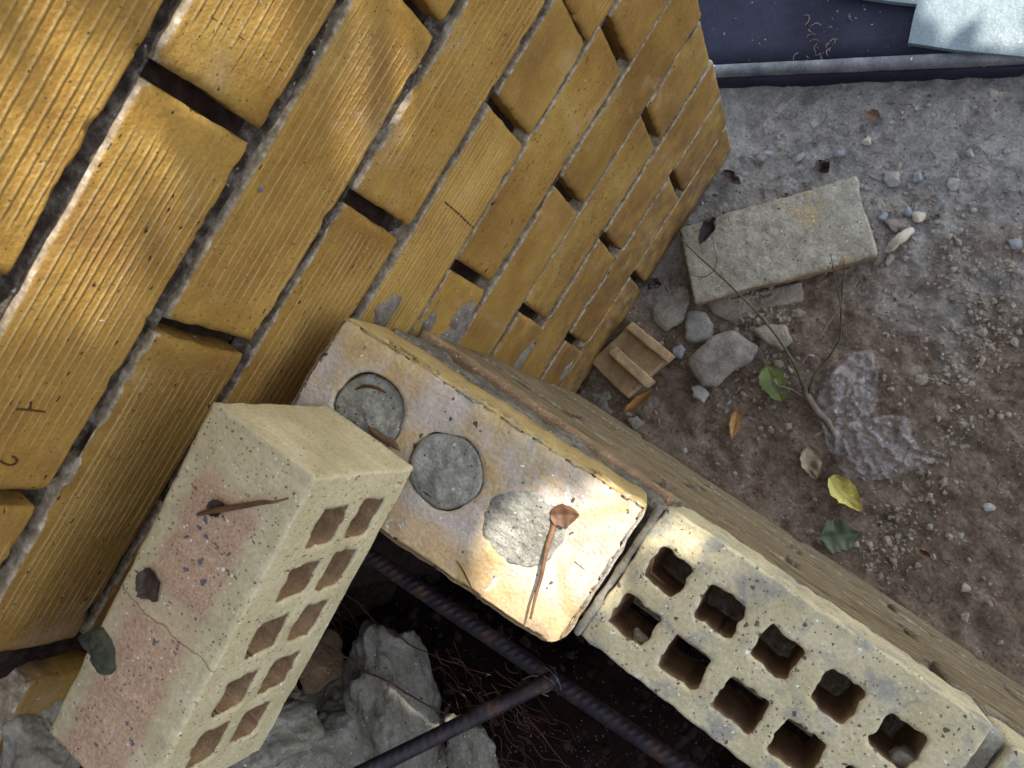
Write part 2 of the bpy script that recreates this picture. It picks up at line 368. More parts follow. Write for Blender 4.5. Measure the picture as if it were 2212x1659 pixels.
    for i in range(nx):
        for j in range(ny):
            if not act[i,j]: continue
            f.append([vid(0,i,j),vid(0,i+1,j),vid(0,i+1,j+1),vid(0,i,j+1)])
            f.append([vid(last,i,j),vid(last,i,j+1),vid(last,i+1,j+1),vid(last,i+1,j)])
            if j==0 or not act[i,j-1]: wall(i,j,i+1,j)
            if j==ny-1 or not act[i,j+1]: wall(i+1,j+1,i,j+1)
            if i==0 or not act[i-1,j]: wall(i,j+1,i,j)
            if i==nx-1 or not act[i+1,j]: wall(i+1,j,i+1,j+1)
    return np.array(V),f
def sdbox(x,y,cx,cy,hx,hy,r,ang=0):
    if ang: 
        c_,s_=math.cos(ang),math.sin(ang); dx=(x-cx)*c_+(y-cy)*s_; dy=-(x-cx)*s_+(y-cy)*c_
    else: dx=x-cx;dy=y-cy
    qx=np.abs(dx)-hx+r; qy=np.abs(dy)-hy+r
    return np.sqrt(np.maximum(qx,0)**2+np.maximum(qy,0)**2)+np.minimum(np.maximum(qx,qy),0)-r
# ============================================================ ground
def pit(x,y):  # 1 inside the dug cavity behind the low wall
    return np.clip((-.20-y)/.03,0,1)*np.clip((x+.3)/.05,0,1)*np.clip((2.2-x)/.05,0,1)
def gheight(X,Y):
    P=np.stack([X,Y,X*0],-1)
    h=.006*fbm(P*5,3,1)+.0045*fbm(P*19,4,2)+.0035*np.clip(fbm(P*30,3,12)-.1,0,1)
    rg=np.clip(1-np.hypot((X-.30)/.35,(Y-.25)/.28),0,1)**.5
    h+=.0030*fbm(P*60,4,3)+.0022*np.abs(fbm(P*150,3,4))*(.5+rg)
    # drift of soil against both walls, slight bank along the low wall
    h+=.010*np.exp(-np.abs(Y+.066)/.03)*(X>0)+.008*np.exp(-np.abs(X)/.025)*((Y>-.07)&(Y<.4))
    h=h*np.clip(1.6-np.hypot(X-.4,Y-.3)/3,0.2,1)-.004
    bank=np.clip((-.24-Y)/.24,0,1)**1.1*np.clip((.50-X)/.26,0,1)
    ph=-.45+.80*bank+.028*fbm(P*9,4,8)+.012*np.abs(fbm(P*34,4,9))
    pt=pit(X,Y)
    return h*(1-pt)+ph*pt
def axis(lo,hi,step,far):
    a=list(np.arange(lo,hi,step)); k=step; x=hi
    while x<far: a.append(x); k*=1.35; x+=k
    a.append(far); k=step; x=lo; b=[]
    while x>-far: k*=1.35; x-=k; b.append(max(x,-far))
    return np.array(sorted(set(np.round(b+a,5))))
gx=axis(-.32,.95,.0042,60.); gy=axis(-.75,1.05,.0046,60.)
GX,GY=np.meshgrid(gx,gy,indexing='ij'); GZ=gheight(GX,GY)
def mat_soil():
    M=Mat('soil'); nt=M.nt; co=M.co
    n=noise(nt,co,5.5,7,.62,.3); n2=noise(nt,co,30,6,.7)
    brown=ramp(nt,n2,[(.3,(.12,.085,.060)),(.5,(.19,.142,.102)),(.72,(.30,.235,.175))])
    grey=ramp(nt,n2,[(.3,(.19,.18,.16)),(.5,(.29,.275,.245)),(.72,(.42,.40,.355))])
    sx=nt.nodes.new('ShaderNodeSeparateXYZ'); nt.links.new(co,sx.inputs[0])
    # cement dust lies over the soil towards the far corner: y - .75 x + noise
    g=maths(nt,'SUBTRACT',sx.outputs[1],maths(nt,'MULTIPLY',sx.outputs[0],.62))
    g=maths(nt,'ADD',g,maths(nt,'MULTIPLY',maths(nt,'SUBTRACT',n,.5),1.0))
    f=ramp(nt,g,[(.05,(0,0,0)),(.26,(1,1,1))])
    c=mixc(nt,f,brown,grey)
    pit_shade=maths(nt,'LESS_THAN',sx.outputs[1],-.19)  # soil in the pit is coloured near black for its deep shade
    c=mixc(nt,pit_shade,c,ramp(nt,n2,[(.3,(.010,.005,.005)),(.7,(.036,.017,.012))]))
    fine=noise(nt,co,230,7,.75); c=mixc(nt,.95,c,ramp(nt,fine,[(.30,(.52,.49,.47)),(.5,(1,1,1)),(.70,(1.45,1.4,1.36))]),'MULTIPLY')
    c,_=specks(nt,co,240,.25,.12,c,(.055,.04,.035)); c,_=specks(nt,co,300,.24,.08,c,(.50,.50,.49),(4,2,0)); c,_=specks(nt,co,120,.2,.05,c,(.34,.33,.31),(1,5,0))
    M.col(c).rough(.95,.12)
    v=voro(nt,co,130); M.bump([(noise(nt,co,70,7,.75),.006),(fine,.0022),(maths(nt,'SUBTRACT',1.,v.outputs['Distance']),.0015)])
    return M.m
M_soil=mat_soil()
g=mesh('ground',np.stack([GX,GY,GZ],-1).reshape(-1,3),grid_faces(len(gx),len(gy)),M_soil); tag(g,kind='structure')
def gz(x,y): return float(gheight(np.array([x]),np.array([y]))[0])
def gat(px,py,lift=0.):
    p=at(px,py,0.)
    for _ in range(3): p=at(px,py,gz(p[0],p[1])+lift)
    return p
# ============================================================ tall brick wall (pier)
wall=empty('brick_wall',(0,0,0)); tag(wall,'tall golden facing-brick wall with dark recessed joints and combed upper courses','brick wall')
mb=MB(); PIT=.098; Y0,Y1=-.385,.377
for k in range(-9,11):
    z=(10-k)*PIT+.004; joints=[-.26,0,.26] if k%2 else [-.13,.13]
    js=[Y0]+joints+[Y1]
    for q in range(len(js)-1):
        a=js[q]+(.006 if q else 0); b=js[q+1]-(.006 if q<len(js)-2 else 0)
        jt=random.Random(k*31+q); hj=.0868+jt.uniform(-.0015,.001)
        if k>=5: hj+=.0035
        end=jt.uniform(-.003,.003)
        if q==len(js)-2: b+=end
        striped=(k<=3) or (k==4 and q in (0,1))
        if k==4 and q==1: # two cuts: smooth closer and combed piece
            pass
        x0=jt.uniform(-.0012,.0015)
        if k==4 and q==2:
            m=.232; brick(mb,(x0,a,z),(0,1,0),(1,0,0),m-.002-a,hj,.11,False,k*7+q+50,True,.6); brick(mb,(x0+.001,m,z),(0,1,0),(1,0,0),b-m,hj,.11,True,k*7+q+90,True,.5); continue
        brick(mb,(x0,a,z),(0,1,0),(1,0,0),b-a,hj,.11,striped,k*7+q+200,k>=-1 and (k<8 or True),None)
mb.build('brickwork',MF,wall)
mb=MB()
relief_plane(mb,(-.021,Y0+.008,0),(0,1,0),(0,0,1),(1,0,0),Y1-Y0-.012,1.95,.005,.0022,60,5)
V,f=rough_box((-.105,Y0+.010,0),(.079,0,0),(0,Y1-Y0-.016,0),(0,0,1.955),.02,.002,.0005); mb.add(V,f)
mb.build('joint_mortar',M_mortar,wall,col=False)
# mortar bedding squeezed out along the beds (pale ledges)
mb=MB()
for k in range(-1,11):
    z=(10-k)*PIT-.0075
    nY=220; ys=np.linspace(Y0+.006,Y1-.006,nY); a=np.clip(.35+.75*fbm(np.stack([ys*22,ys*0+k,ys*0],-1),4,k+30),0.05,1.3)
    prof=[(-.019,.0055),(-.012,.0030),(-.0060,.0010),(-.0040,-.0008),(-.006,-.003),(-.018,-.004)]
    V=[]
    for y,s in zip(ys,a):
        for (x,zz_) in prof: V.append((x*(1.25-.25*s)+.0005*random.random(),y,z+zz_*(.35+.65*s)))
    mb.add(np.array(V),grid_faces(nY,len(prof),flip=True))
mb.build('bed_mortar',M_bed,wall,col=False)
# grey smears low on the wall beside the low wall
mb=MB()
for (px,py,ry,rz,sd) in ((985,712,.030,.024,1),(1128,772,.032,.018,2),(1222,800,.020,.012,3),(830,672,.02,.018,4),(560,405,.003,.002,6),(925,700,.014,.008,7)):
    p=at(px,py,.0,0); nn=26; an=np.linspace(0,2*math.pi,nn,endpoint=False)
    V=[(.0036,p[1],p[2])]
    for rr_,hh in ((.35,.0045),(.7,.0036),(1,.0006)):
        for a_ in an:
            q=rr_*(1+.45*float(vnoise(np.array([math.cos(a_)*1.6,math.sin(a_)*1.6,sd*3.3]),sd))+.2*float(vnoise(np.array([math.cos(a_)*5,math.sin(a_)*5,sd*3.3]),sd)))
            V.append((hh-.001,p[1]+ry*q*math.cos(a_),p[2]+rz*q*math.sin(a_)))
    f=[[0,1+i,1+(i+1)%nn] for i in range(nn)]
    for r_ in range(2):
        for i in range(nn): f.append([1+r_*nn+i,1+(r_+1)*nn+i,1+(r_+1)*nn+(i+1)%nn,1+r_*nn+(i+1)%nn])
    mb.add(np.array(V),f)
mb.build('mortar_smear',M_smear,wall,col=False)
# pressed marks in two bricks: a short dash and a hook, cut as dark grooves (thin inlays just proud)
M_groove=mat_simple('pressed_mark',(.07,.035,.012),(.12,.06,.02),200,.0003).m
def mark(pts,w=.0011):
    P=[at(x,y,.0004,0) for x,y in pts]; return tube(P,[w]*len(P),6,6)
mb=MB()
for pts,w_ in ((((37,884),(66,886),(97,890)),.0007),(((67,868),(66,886)),.0006),(((0,995),(14,1003),(28,1004),(37,997),(34,989),(27,986)),.0007),(((577,7),(533,95),(489,169)),.0007),(((422,14),(530,88),(636,176)),.0006),(((958,434),(990,462),(1022,492)),.0012),(((370,1010),(420,985)),.0006)): mb.add(*mark(pts,w_))
mb.build('pressed_mark',M_groove,wall,col=False)
V,f=rough_box((-.10,Y0-.004,-.5),(.108,0,0),(0,.20,0),(0,0,1.13),.006,.004,.003,40,8,.003,14)
mesh('shade_footing',V,f,M_pitdark,wall)  # added near-black block hides bricks where the pit shade is black
# ============================================================ low wall
low=empty('low_brick_wall',(.7,-.066,0)); tag(low,'low wall of combed yellow bricks running from the tall wall beside the dug hole','brick wall')
mb=MB(); mbm=MB()
YF=-.066; XE=2.0
top=.552
for k in range(6):
    z1=top-k*PIT; z0=z1-.086; xs=[.004]+[.13+.26*i+(.0 if k%2 else .13) for i in range(9)]
    xs=[x for x in xs if x<XE-.05]+[XE]
    for q in range(len(xs)-1):
        a=xs[q]+(.006 if q else 0); b=xs[q+1]-.006
        brick(mb,(b,YF+random.uniform(-.0015,.0015),z0),(-1,0,0),(0,1,0),b-a,.0865,.118 if k else .020,True,700+k*11+q,b<1.0)
mb.build('brickwork',MFD,low)
V,f=rough_box((.004,YF-.115,-.02),(XE-.008,0,0),(0,.098,0),(0,0,.470),.012,.002,.0015,30,4); mbm.add(V,f)
for (xa,xb) in ((.008,.286),(.532,.566),(.80,.86)):
    V,f=rough_box((xa,YF-.116,.440),(xb-xa,0,0),(0,.094,0),(0,0,.1225),.004,.005,.0018,50,int(xa*99)); mbm.add(V,f)
mbm.build('joint_mortar',M_smear,low,col=False)
# closer strip of broken brick under the tilted brick
M_bedA=mat_simple('rough_bedding_mortar',(.09,.08,.065),(.20,.18,.145),90,.003,.95,.1,c3=(.38,.34,.25),spk=[(240,.25,.18,(.06,.05,.04)),(300,.22,.12,(.6,.58,.5))]).m
M_strip=mat_simple('broken_orange_brick',(.22,.14,.08),(.40,.28,.165),50,.002,.95,.15,spk=[(300,.28,.3,(.62,.34,.18)),(260,.2,.1,(.7,.68,.6)),(200,.2,.08,(.08,.06,.05))]).m
V,f=rough_box((.012,-.184,.564),(.272,0,0),(0,.1195,0),(0,0,.034),.004,.003,.0014,60,12)
o=mesh('broken_brick_strip',V,f,M_strip,low,loc=(.15,-.12,.57)); 
V,f=rough_box((.016,-.181,.598),(.264,0,-.004),(0,.110,0),(.006,0,.022),.0035,.005,.0035,60,13,.002,25)
# wedge of bedding mortar: rises toward the tall wall
V[:,2]+=np.clip((.28-V[:,0])/.26,0,1)*.045*(V[:,2]>.612)
o=mesh('bedding_mortar',V,f,M_bedA,low,loc=(.15,-.12,.60))
# ============================================================ hollow bricks
HC=[(.0275,.0415),(.0725,.0425),(.1195,.0425),(.1660,.0430),(.2110,.0440),(.0265,.0850),(.0725,.0880),(.1195,.0890),(.1640,.0890),(.2100,.0890)]
def hole10(seed,hx=.0150,hy=.0146,xoff=0.,rag=.0014,skewy=0.):
    rr=np.random.default_rng(seed); ex=[(rr.uniform(-.0012,.0012),rr.uniform(-.001,.001),rr.uniform(-.08,.08)) for _ in HC]
    def fn(x,y):
        d=np.full(np.shape(x),1.)
        for (cx,cy),(a,b,c) in zip(HC,ex): d=np.minimum(d,sdbox(x,y,cx+xoff,cy+skewy,hx+a,hy+b,.004,c))
        n=rag*(fbm(np.stack([x*190,y*190,x*0+seed],-1),3,seed)-.15)+rag*1.3*np.clip(fbm(np.stack([x*60,y*60,x*0+seed+5],-1),2,seed+9)-.2,0,1)
        return d+n
    return fn
def mat_hollow(name,pink=None,warm=0.,grey=0.):
    M=Mat(name); nt=M.nt; co=M.co
    n=noise(nt,co,22,5,.6); c=ramp(nt,n,[(.3,(.50,.43,.25)),(.5,(.60,.52,.32)),(.7,(.68,.60,.40))])
    if grey: c=mixc(nt,maths(nt,'MULTIPLY',ramp(nt,noise(nt,co,34,5,.65,.5),[(.52,(0,0,0)),(.64,(1,1,1))]),.75),c,(.30,.30,.27))
    fine=noise(nt,co,300,4,.65); c=mixc(nt,.7,c,ramp(nt,fine,[(.3,(.72,.70,.66)),(.7,(1.15,1.15,1.15))]),'MULTIPLY')
    hs=[(noise(nt,co,70,5,.65),.0012),(fine,.0006)]
    if pink:
        sx=nt.nodes.new('ShaderNodeSeparateXYZ'); nt.links.new(co,sx.inputs[0]); X_,Y_,Z_=sx.outputs
        wob=maths(nt,'MULTIPLY',maths(nt,'SUBTRACT',noise(nt,co,55,4,.6),.5),.020)
        face=maths(nt,'LESS_THAN',Y_,.003)
        dz=maths(nt,'ABSOLUTE',maths(nt,'ADD',maths(nt,'ADD',Z_,.047),wob))
        f1=maths(nt,'SUBTRACT',1.,maths(nt,'DIVIDE',maths(nt,'SUBTRACT',dz,.022),.008,),True)
        f1=maths(nt,'MINIMUM',f1,1.); f2=maths(nt,'DIVIDE',maths(nt,'SUBTRACT',maths(nt,'ADD',X_,wob),.032),.012,True)
        f3=maths(nt,'ABSOLUTE',maths(nt,'SUBTRACT',maths(nt,'ADD',X_,wob),.128)); f3=maths(nt,'DIVIDE',maths(nt,'SUBTRACT',f3,.004),.008,True)
        pk=maths(nt,'MULTIPLY',maths(nt,'MULTIPLY',face,maths(nt,'MAXIMUM',f1,0.)),maths(nt,'MULTIPLY',f2,maths(nt,'MAXIMUM',f3,.45)))
        pkc=ramp(nt,noise(nt,co,480,3,.7),[(.3,(.38,.235,.145)),(.5,(.50,.335,.215)),(.7,(.64,.48,.33))])
        c=mixc(nt,pk,c,pkc)
        c2,_=specks(nt,co,120,.30,.17,c,(.09,.10,.14),(2,0,3)); c=mixc(nt,maths(nt,'MULTIPLY',pk,.9),c,c2)
        ck=maths(nt,'ABSOLUTE',maths(nt,'SUBTRACT',maths(nt,'ADD',X_,maths(nt,'MULTIPLY',maths(nt,'SUBTRACT',noise(nt,co,38,3,.6),.5),.012)),.137)); ck=maths(nt,'MULTIPLY',maths(nt,'LESS_THAN',ck,.0005),face); c=mixc(nt,maths(nt,'MULTIPLY',ck,.6),c,(.14,.09,.06)); hs.append((maths(nt,'SUBTRACT',1.,ck),.0015))
        c,f=specks(nt,scaled(nt,co,(1.5,.45,.6)),210,.22,.16,c,(.12,.085,.05)); hs.append((maths(nt,'SUBTRACT',1.,f),.0009))
    else:
        c,f=specks(nt,co,190,.26,.24,c,(.13,.11,.085)); hs.append((maths(nt,'SUBTRACT',1.,f),.0010))
    c,_=specks(nt,co,190,.2,.05,c,(.80,.80,.77),(7,3,1))
    c,_=specks(nt,co,420,.32,.22,c,(.20,.15,.09),(1,3,9)); c,_=specks(nt,co,460,.3,.05,c,(.80,.78,.7),(4,3,9))
    return M.col(c).bump(hs).rough(.85,.25).m
M_holA=mat_hollow('cream_hollow_brick',grey=1); M_holB=mat_hollow('speckled_hollow_brick',pink=1)
M_holI=mat_simple('hole_shade_brown',(.33,.20,.11),(.44,.29,.165),60,.0012,.9,.15).m  # same clay as outside, browned here so the holes look shaded
def inner(V,f):
    V=np.asarray(V); out=[]
    for q in f:
        P_=V[q]; n=np.cross(P_[1]-P_[0],P_[2]-P_[1]); m=P_.mean(0); y=abs(m[1])
        out.append(1 if (abs(n[2])<.5*np.linalg.norm(n) and .006<m[0]<.244 and .006<y<.114 and P_[:,2].min()<-.005) else 0)
    return out
V,f=holed_brick(.25,.120,.088,hole10(3),seed=3,chips=.003,skew=1)
V=V*np.array([1,-1,1]); f=[q[::-1] for q in f]
hb=mesh('hollow_brick',V,f,M_holA,mat2=M_holI,sel=inner(V,f)); hb.location=(.290,-.066,.650)
tag(hb,'cream hollow brick laid flat on the low wall, two rows of square holes facing up','brick',group='hollow bricks laid along the low wall')
V,f=holed_brick(.25,.120,.088,hole10(8,xoff=.012),seed=18,chips=.003,skew=1)
V=V*np.array([1,-1,1]); f=[q[::-1] for q in f]
hb2=mesh('hollow_brick',V,f,M_holA,mat2=M_holI,sel=inner(V,f)); hb2.location=(.556,-.068,.647)
tag(hb2,'end of a second cream brick on the low wall at the bottom right corner','brick',group='hollow bricks laid along the low wall')
# mortar and grey plugs between / in holes
V,f=rough_box((.5405,-.184,.565),(.0145,0,0),(0,.115,0),(0,0,.074),.003,.003,.003,60,5)
o=mesh('bedding_mortar',V,f,M_cement,low,loc=(.55,-.12,.6))
p=at(1955,1640,.640); V,f=stone((p[0],p[1],.634),.015,.009,.011,.3,5,sub=3); o=mesh('mortar_lump',V,f,M_cement,loc=(p[0],p[1],.634)); tag(o,'grey mortar lump stuck in the last hole of the cream hollow brick','mortar lump')
p=at(1388,1385,.640); V,f=stone((p[0],p[1],.637),.011,.006,.008,-.2,6,sub=3); o=mesh('mortar_lump',V,f,M_cement,loc=(p[0],p[1],.637)); tag(o,'grey mortar flake at the lip of the first lower hole in the cream hollow brick','mortar lump')
V,f=rough_box((.2845,-.187,.565),(.0055,0,0),(0,.116,0),(0,0,.089),.0025,.0015,.0016,90,15)
mesh('bedding_mortar',V,f,M_cement,low,loc=(.287,-.12,.6))
# loose brick on edge
el=np.array([.0280,-.99607,-.0840]); eb=np.array([-.00833,.0838,-.99645]); nn_=np.cross(el,eb); nn_/=np.linalg.norm(nn_); eb=np.cross(nn_,el)
LB=[(.040,.0440),(.0815,.0430),(.1235,.0410),(.1680,.0405),(.2105,.0400),(.0385,.0860),(.0800,.0860),(.1225,.0845),(.1670,.0845),(.2090,.0825)]
_sv=list(HC); HC[:]=LB
V,f=holed_brick(.25,.120,.088,hole10(21,hx=.0145,hy=.0150,rag=.0012),seed=33,chips=.002)
HC[:]=_sv
lb=mesh('hollow_brick',V,f,M_holB,mat2=M_holI,sel=inner(V,f))
T4=np.array([.143,-.146,.866])
lb.matrix_world=Matrix([[el[i],eb[i],nn_[i],T4[i]] for i in range(3)]+[[0,0,0,1]])
tag(lb,'loose cream hollow brick standing on edge, pink speckled long side up, holes facing the pit','brick')
LBM=np.stack([el,eb,nn_],1)
def lbp(l,z,up=0.): return T4+el*l+nn_*z-eb*up   # point on its speckled side
# ============================================================ tilted brick with three filled holes
A=np.array([.030,-.074,.752]); B=np.array([.287,-.070,.697]); Cc=np.array([.2935,-.192,.697])
ex=(B-A); Lc=np.linalg.norm(ex); ex/=Lc; ey=(Cc-B); ey-=ex*(ey@ex); Wc=np.linalg.norm(ey); ey/=Wc; ez=np.cross(ex,ey)
if ez[2]<0: ez=-ez
def onp(px,py,dz=0):
    v=ray(px,py); t=((A+ez*dz-CAM)@ez)/(v@ez); X=CAM+v*t; return X,((X-A)@ex,(X-A)@ey)
cs=[onp(796,889)[1],onp(962,1018)[1],onp(1128,1140)[1]]
RC=.0282
def hole3(x,y):
    d=np.full(np.shape(x),1.)
    for k,(cx,cy) in enumerate(cs):
        rad=RC*(1.0,1.0,.93)[k]
        an=np.arctan2(y-cy,x-cx)
        d=np.minimum(d,np.hypot(x-cx,y-cy)-rad*(1+(.03,.03,.06)[k]*np.sin(2*an+k)+.02*np.sin(5*an+k*2)))
    # rounded far corner
    q=sdbox(x,y,Lc/2,Wc/2,Lc/2+.02,Wc/2+.02,.0)
    return d+.0007*fbm(np.stack([x*150,y*150,x*0],-1),3,5)
V,f=holed_brick(Lc,Wc,.088,hole3,cell=.0025,seed=41,chips=.0018,skew=1,edge=.004,topn=.0008)
# worn, rounded corners in plan
def plan_round(V,L,Wd,r):
    for (cx,cy,r_) in ((L-r*1.3,Wd-r*1.3,r*1.3),(r*.5,r*.5,r*.5),(L-r*.25,r*.25,r*.25)):
        sx=np.sign(cx-L/2); sy=np.sign(cy-Wd/2); dx=(V[:,0]-cx)*sx; dy=(V[:,1]-cy)*sy
        m=(dx>0)&(dy>0); rr=np.hypot(dx,dy); k=np.where(m&(rr>r_),r_/np.maximum(rr,1e-6),1.)
        V[:,0]=np.where(m,cx+sx*dx*k,V[:,0]); V[:,1]=np.where(m,cy+sy*dy*k,V[:,1])
    return V
V=plan_round(V,Lc,Wc,.015)
# worn groove and bevel along the outer long edge
V[:,2]-=np.where(V[:,2]>-.003,.0045*np.clip(1-V[:,1]/.010,0,1),0)
if np.dot(np.cross(ex,ey),ez)<0: f=[q[::-1] for q in f]
def mat_plugbrick():
    M=Mat('mottled_facing_brick'); nt=M.nt; co=M.co
    n=noise(nt,co,16,6,.62,.5)
    c=ramp(nt,n,[(.30,(.42,.27,.11)),(.42,(.50,.37,.20)),(.52,(.50,.42,.34)),(.66,(.55,.49,.44)),(.8,(.60,.60,.60))])
    sx=nt.nodes.new('ShaderNodeSeparateXYZ'); nt.links.new(co,sx.inputs[0])
    side=maths(nt,'LESS_THAN',sx.outputs[2],-.004)
    yel=ramp(nt,noise(nt,co,30,5,.6),[(.3,(.42,.29,.11)),(.7,(.56,.42,.18))])
    c=mixc(nt,side,c,yel)
    edge=maths(nt,'SUBTRACT',1.,maths(nt,'DIVIDE',maths(nt,'ADD',sx.outputs[1],maths(nt,'MULTIPLY',maths(nt,'SUBTRACT',n,.5),.05)),.022,True),True)
    c=mixc(nt,maths(nt,'MULTIPLY',edge,.5),c,yel)
    e2=maths(nt,'DIVIDE',maths(nt,'SUBTRACT',maths(nt,'ADD',sx.outputs[1],maths(nt,'MULTIPLY',maths(nt,'SUBTRACT',n,.5),.06)),.092),.012,True)
    c=mixc(nt,maths(nt,'MULTIPLY',e2,.75),c,(.55,.37,.17))
    gp=ramp(nt,noise(nt,co,48,5,.7,.6),[(.56,(0,0,0)),(.66,(1,1,1))]); c=mixc(nt,maths(nt,'MULTIPLY',gp,.55),c,(.30,.31,.28))
    wp=ramp(nt,noise(nt,co,60,4,.7,.8),[(.64,(0,0,0)),(.72,(1,1,1))]); c=mixc(nt,maths(nt,'MULTIPLY',wp,.7),c,(.70,.71,.72))
    fine=noise(nt,co,320,4,.65); c=mixc(nt,.7,c,ramp(nt,fine,[(.3,(.72,.70,.68)),(.7,(1.15,1.15,1.15))]),'MULTIPLY')
    c,f=specks(nt,scaled(nt,co,(1,.8,1)),170,.24,.16,c,(.10,.075,.055)); c,_=specks(nt,co,230,.2,.06,c,(.8,.79,.76),(5,2,3))
    return M.col(c).bump([(noise(nt,co,40,5,.6),.0022),(fine,.0007),(maths(nt,'SUBTRACT',1.,f),.0012)]).rough(.8,.3).m
pb=mesh('plugged_brick',V,f,mat_plugbrick())
PM=Matrix([[ex[i],ey[i],ez[i],A[i]] for i in range(3)]+[[0,0,0,1]]); pb.matrix_world=PM
tag(pb,'mottled brick with three mortar-filled round holes, tilted on top of the low wall','brick')
M_plug=mat_simple('grey_mortar_plug',(.20,.19,.155),(.31,.295,.245),45,.0035,.95,.12,c3=(.44,.42,.35),spk=[(330,.25,.22,(.07,.065,.055)),(300,.22,.12,(.6,.58,.5))]).m
for k,(cx,cy) in enumerate(cs):
    nr,na=14,56; V=[(cx,cy,0)];f=[]
    rad=RC*(.975,.975,1.02)[k]; lift=(-.0012,.0004,.0002)[k]
    for r_ in range(1,nr+1):
        for a_ in range(na):
            an=2*math.pi*a_/na; q=rad*r_/nr*(1+(.03,.03,.06)[k]*math.sin(2*an+k)+.02*math.sin(5*an+2*k)+.012*float(vnoise(np.array([math.cos(an)*6,math.sin(an)*6,k*5.]),3)))
            V.append((cx+q*math.cos(an),cy+q*math.sin(an),0))
    V=np.array(V,float); V[:,2]=lift+.0020*fbm(V*60+k,4,k)+.0011*fbm(V*230,3,k+5)
    if k==0: # sunken toward one side, open crack
        V[:,2]-=.0035*np.clip(((V[:,0]-cx)*.2-(V[:,1]-cy)*1.)/rad,0,1)
        V[1:,1]+=.0012*np.clip(-(V[1:,1]-cy)/rad,0,1)
    V[-na:,2]-=.0014
    for i in range(na): f.append([0,1+i,1+(i+1)%na])
    for r_ in range(nr-1):
        for i in range(na): f.append([1+r_*na+i,1+(r_+1)*na+i,1+(r_+1)*na+(i+1)%na,1+r_*na+(i+1)%na])
    rim=V[-na:].copy(); rim[:,2]=-.03; n0=len(V); V=np.concatenate([V,rim])
    for i in range(na): f.append([n0-na+i,n0+i,n0+(i+1)%na,n0-na+(i+1)%na])
    if np.dot(np.cross(ex,ey),ez)<0: f=[q[::-1] for q in f]
    o=mesh('mortar_plug',V,f,M_plug); o.parent=pb
def P3(px,py,dz=0): return onp(px,py,dz)[0]+0
for pts_,r_ in ((((766,840),(785,834),(808,838),(833,850)),.0013),(((984,1213),(1008,1250),(1033,1294)),.0007),(((1106,1185),(1122,1205),(1142,1226)),.0005),(((1240,1210),(1262,1228)),.0005),(((905,1052),(925,1068),(950,1088)),.0006)):
    V,f=tube([P3(x,y,.0001) for x,y in pts_],[r_*.5]+[r_]*(len(pts_)-2)+[r_*.4],6,8,.0008,3)
    o=mesh('crack',V,f,M_groove); o.parent=pb; o.matrix_parent_inverse=PM.inverted()
# ============================================================ leaves, twigs
def mat_leaf(name,c1,c2,rough=.6):
    M=Mat(name); nt=M.nt; c=ramp(nt,noise(nt,M.co,45,5,.6),[(.35,c1),(.65,c2)]); c=mixc(nt,.7,c,ramp(nt,noise(nt,M.co,260,3,.6),[(.3,(.65,)*3),(.7,(1.2,)*3)]),'MULTIPLY')
    M.col(c).rough(rough,.4).bump([(noise(nt,M.co,120,4,.6),.0006)]); return M.m
M_brown=mat_leaf('dry_brown_leaf',(.085,.038,.018),(.19,.095,.045)); M_dark=mat_leaf('dark_dead_leaf',(.028,.018,.015),(.07,.045,.035))
M_green=mat_leaf('green_leaf',(.07,.10,.022),(.17,.21,.05),.45); M_dgreen=mat_leaf('dull_green_leaf',(.045,.06,.03),(.09,.11,.05),.55)
M_yellow=mat_leaf('yellow_leaf',(.42,.34,.07),(.60,.52,.13),.5); M_orange=mat_leaf('orange_leaf',(.26,.12,.035),(.42,.22,.06)); M_tan=mat_leaf('tan_leaf',(.20,.15,.09),(.32,.26,.16))
M_twig=mat_leaf('grey_brown_twig',(.10,.07,.05),(.24,.19,.14),.8); M_gstem=mat_leaf('green_brown_stem',(.04,.045,.02),(.10,.10,.045),.6); M_rootm=mat_leaf('reddish_root',(.05,.02,.012),(.13,.055,.03),.7)
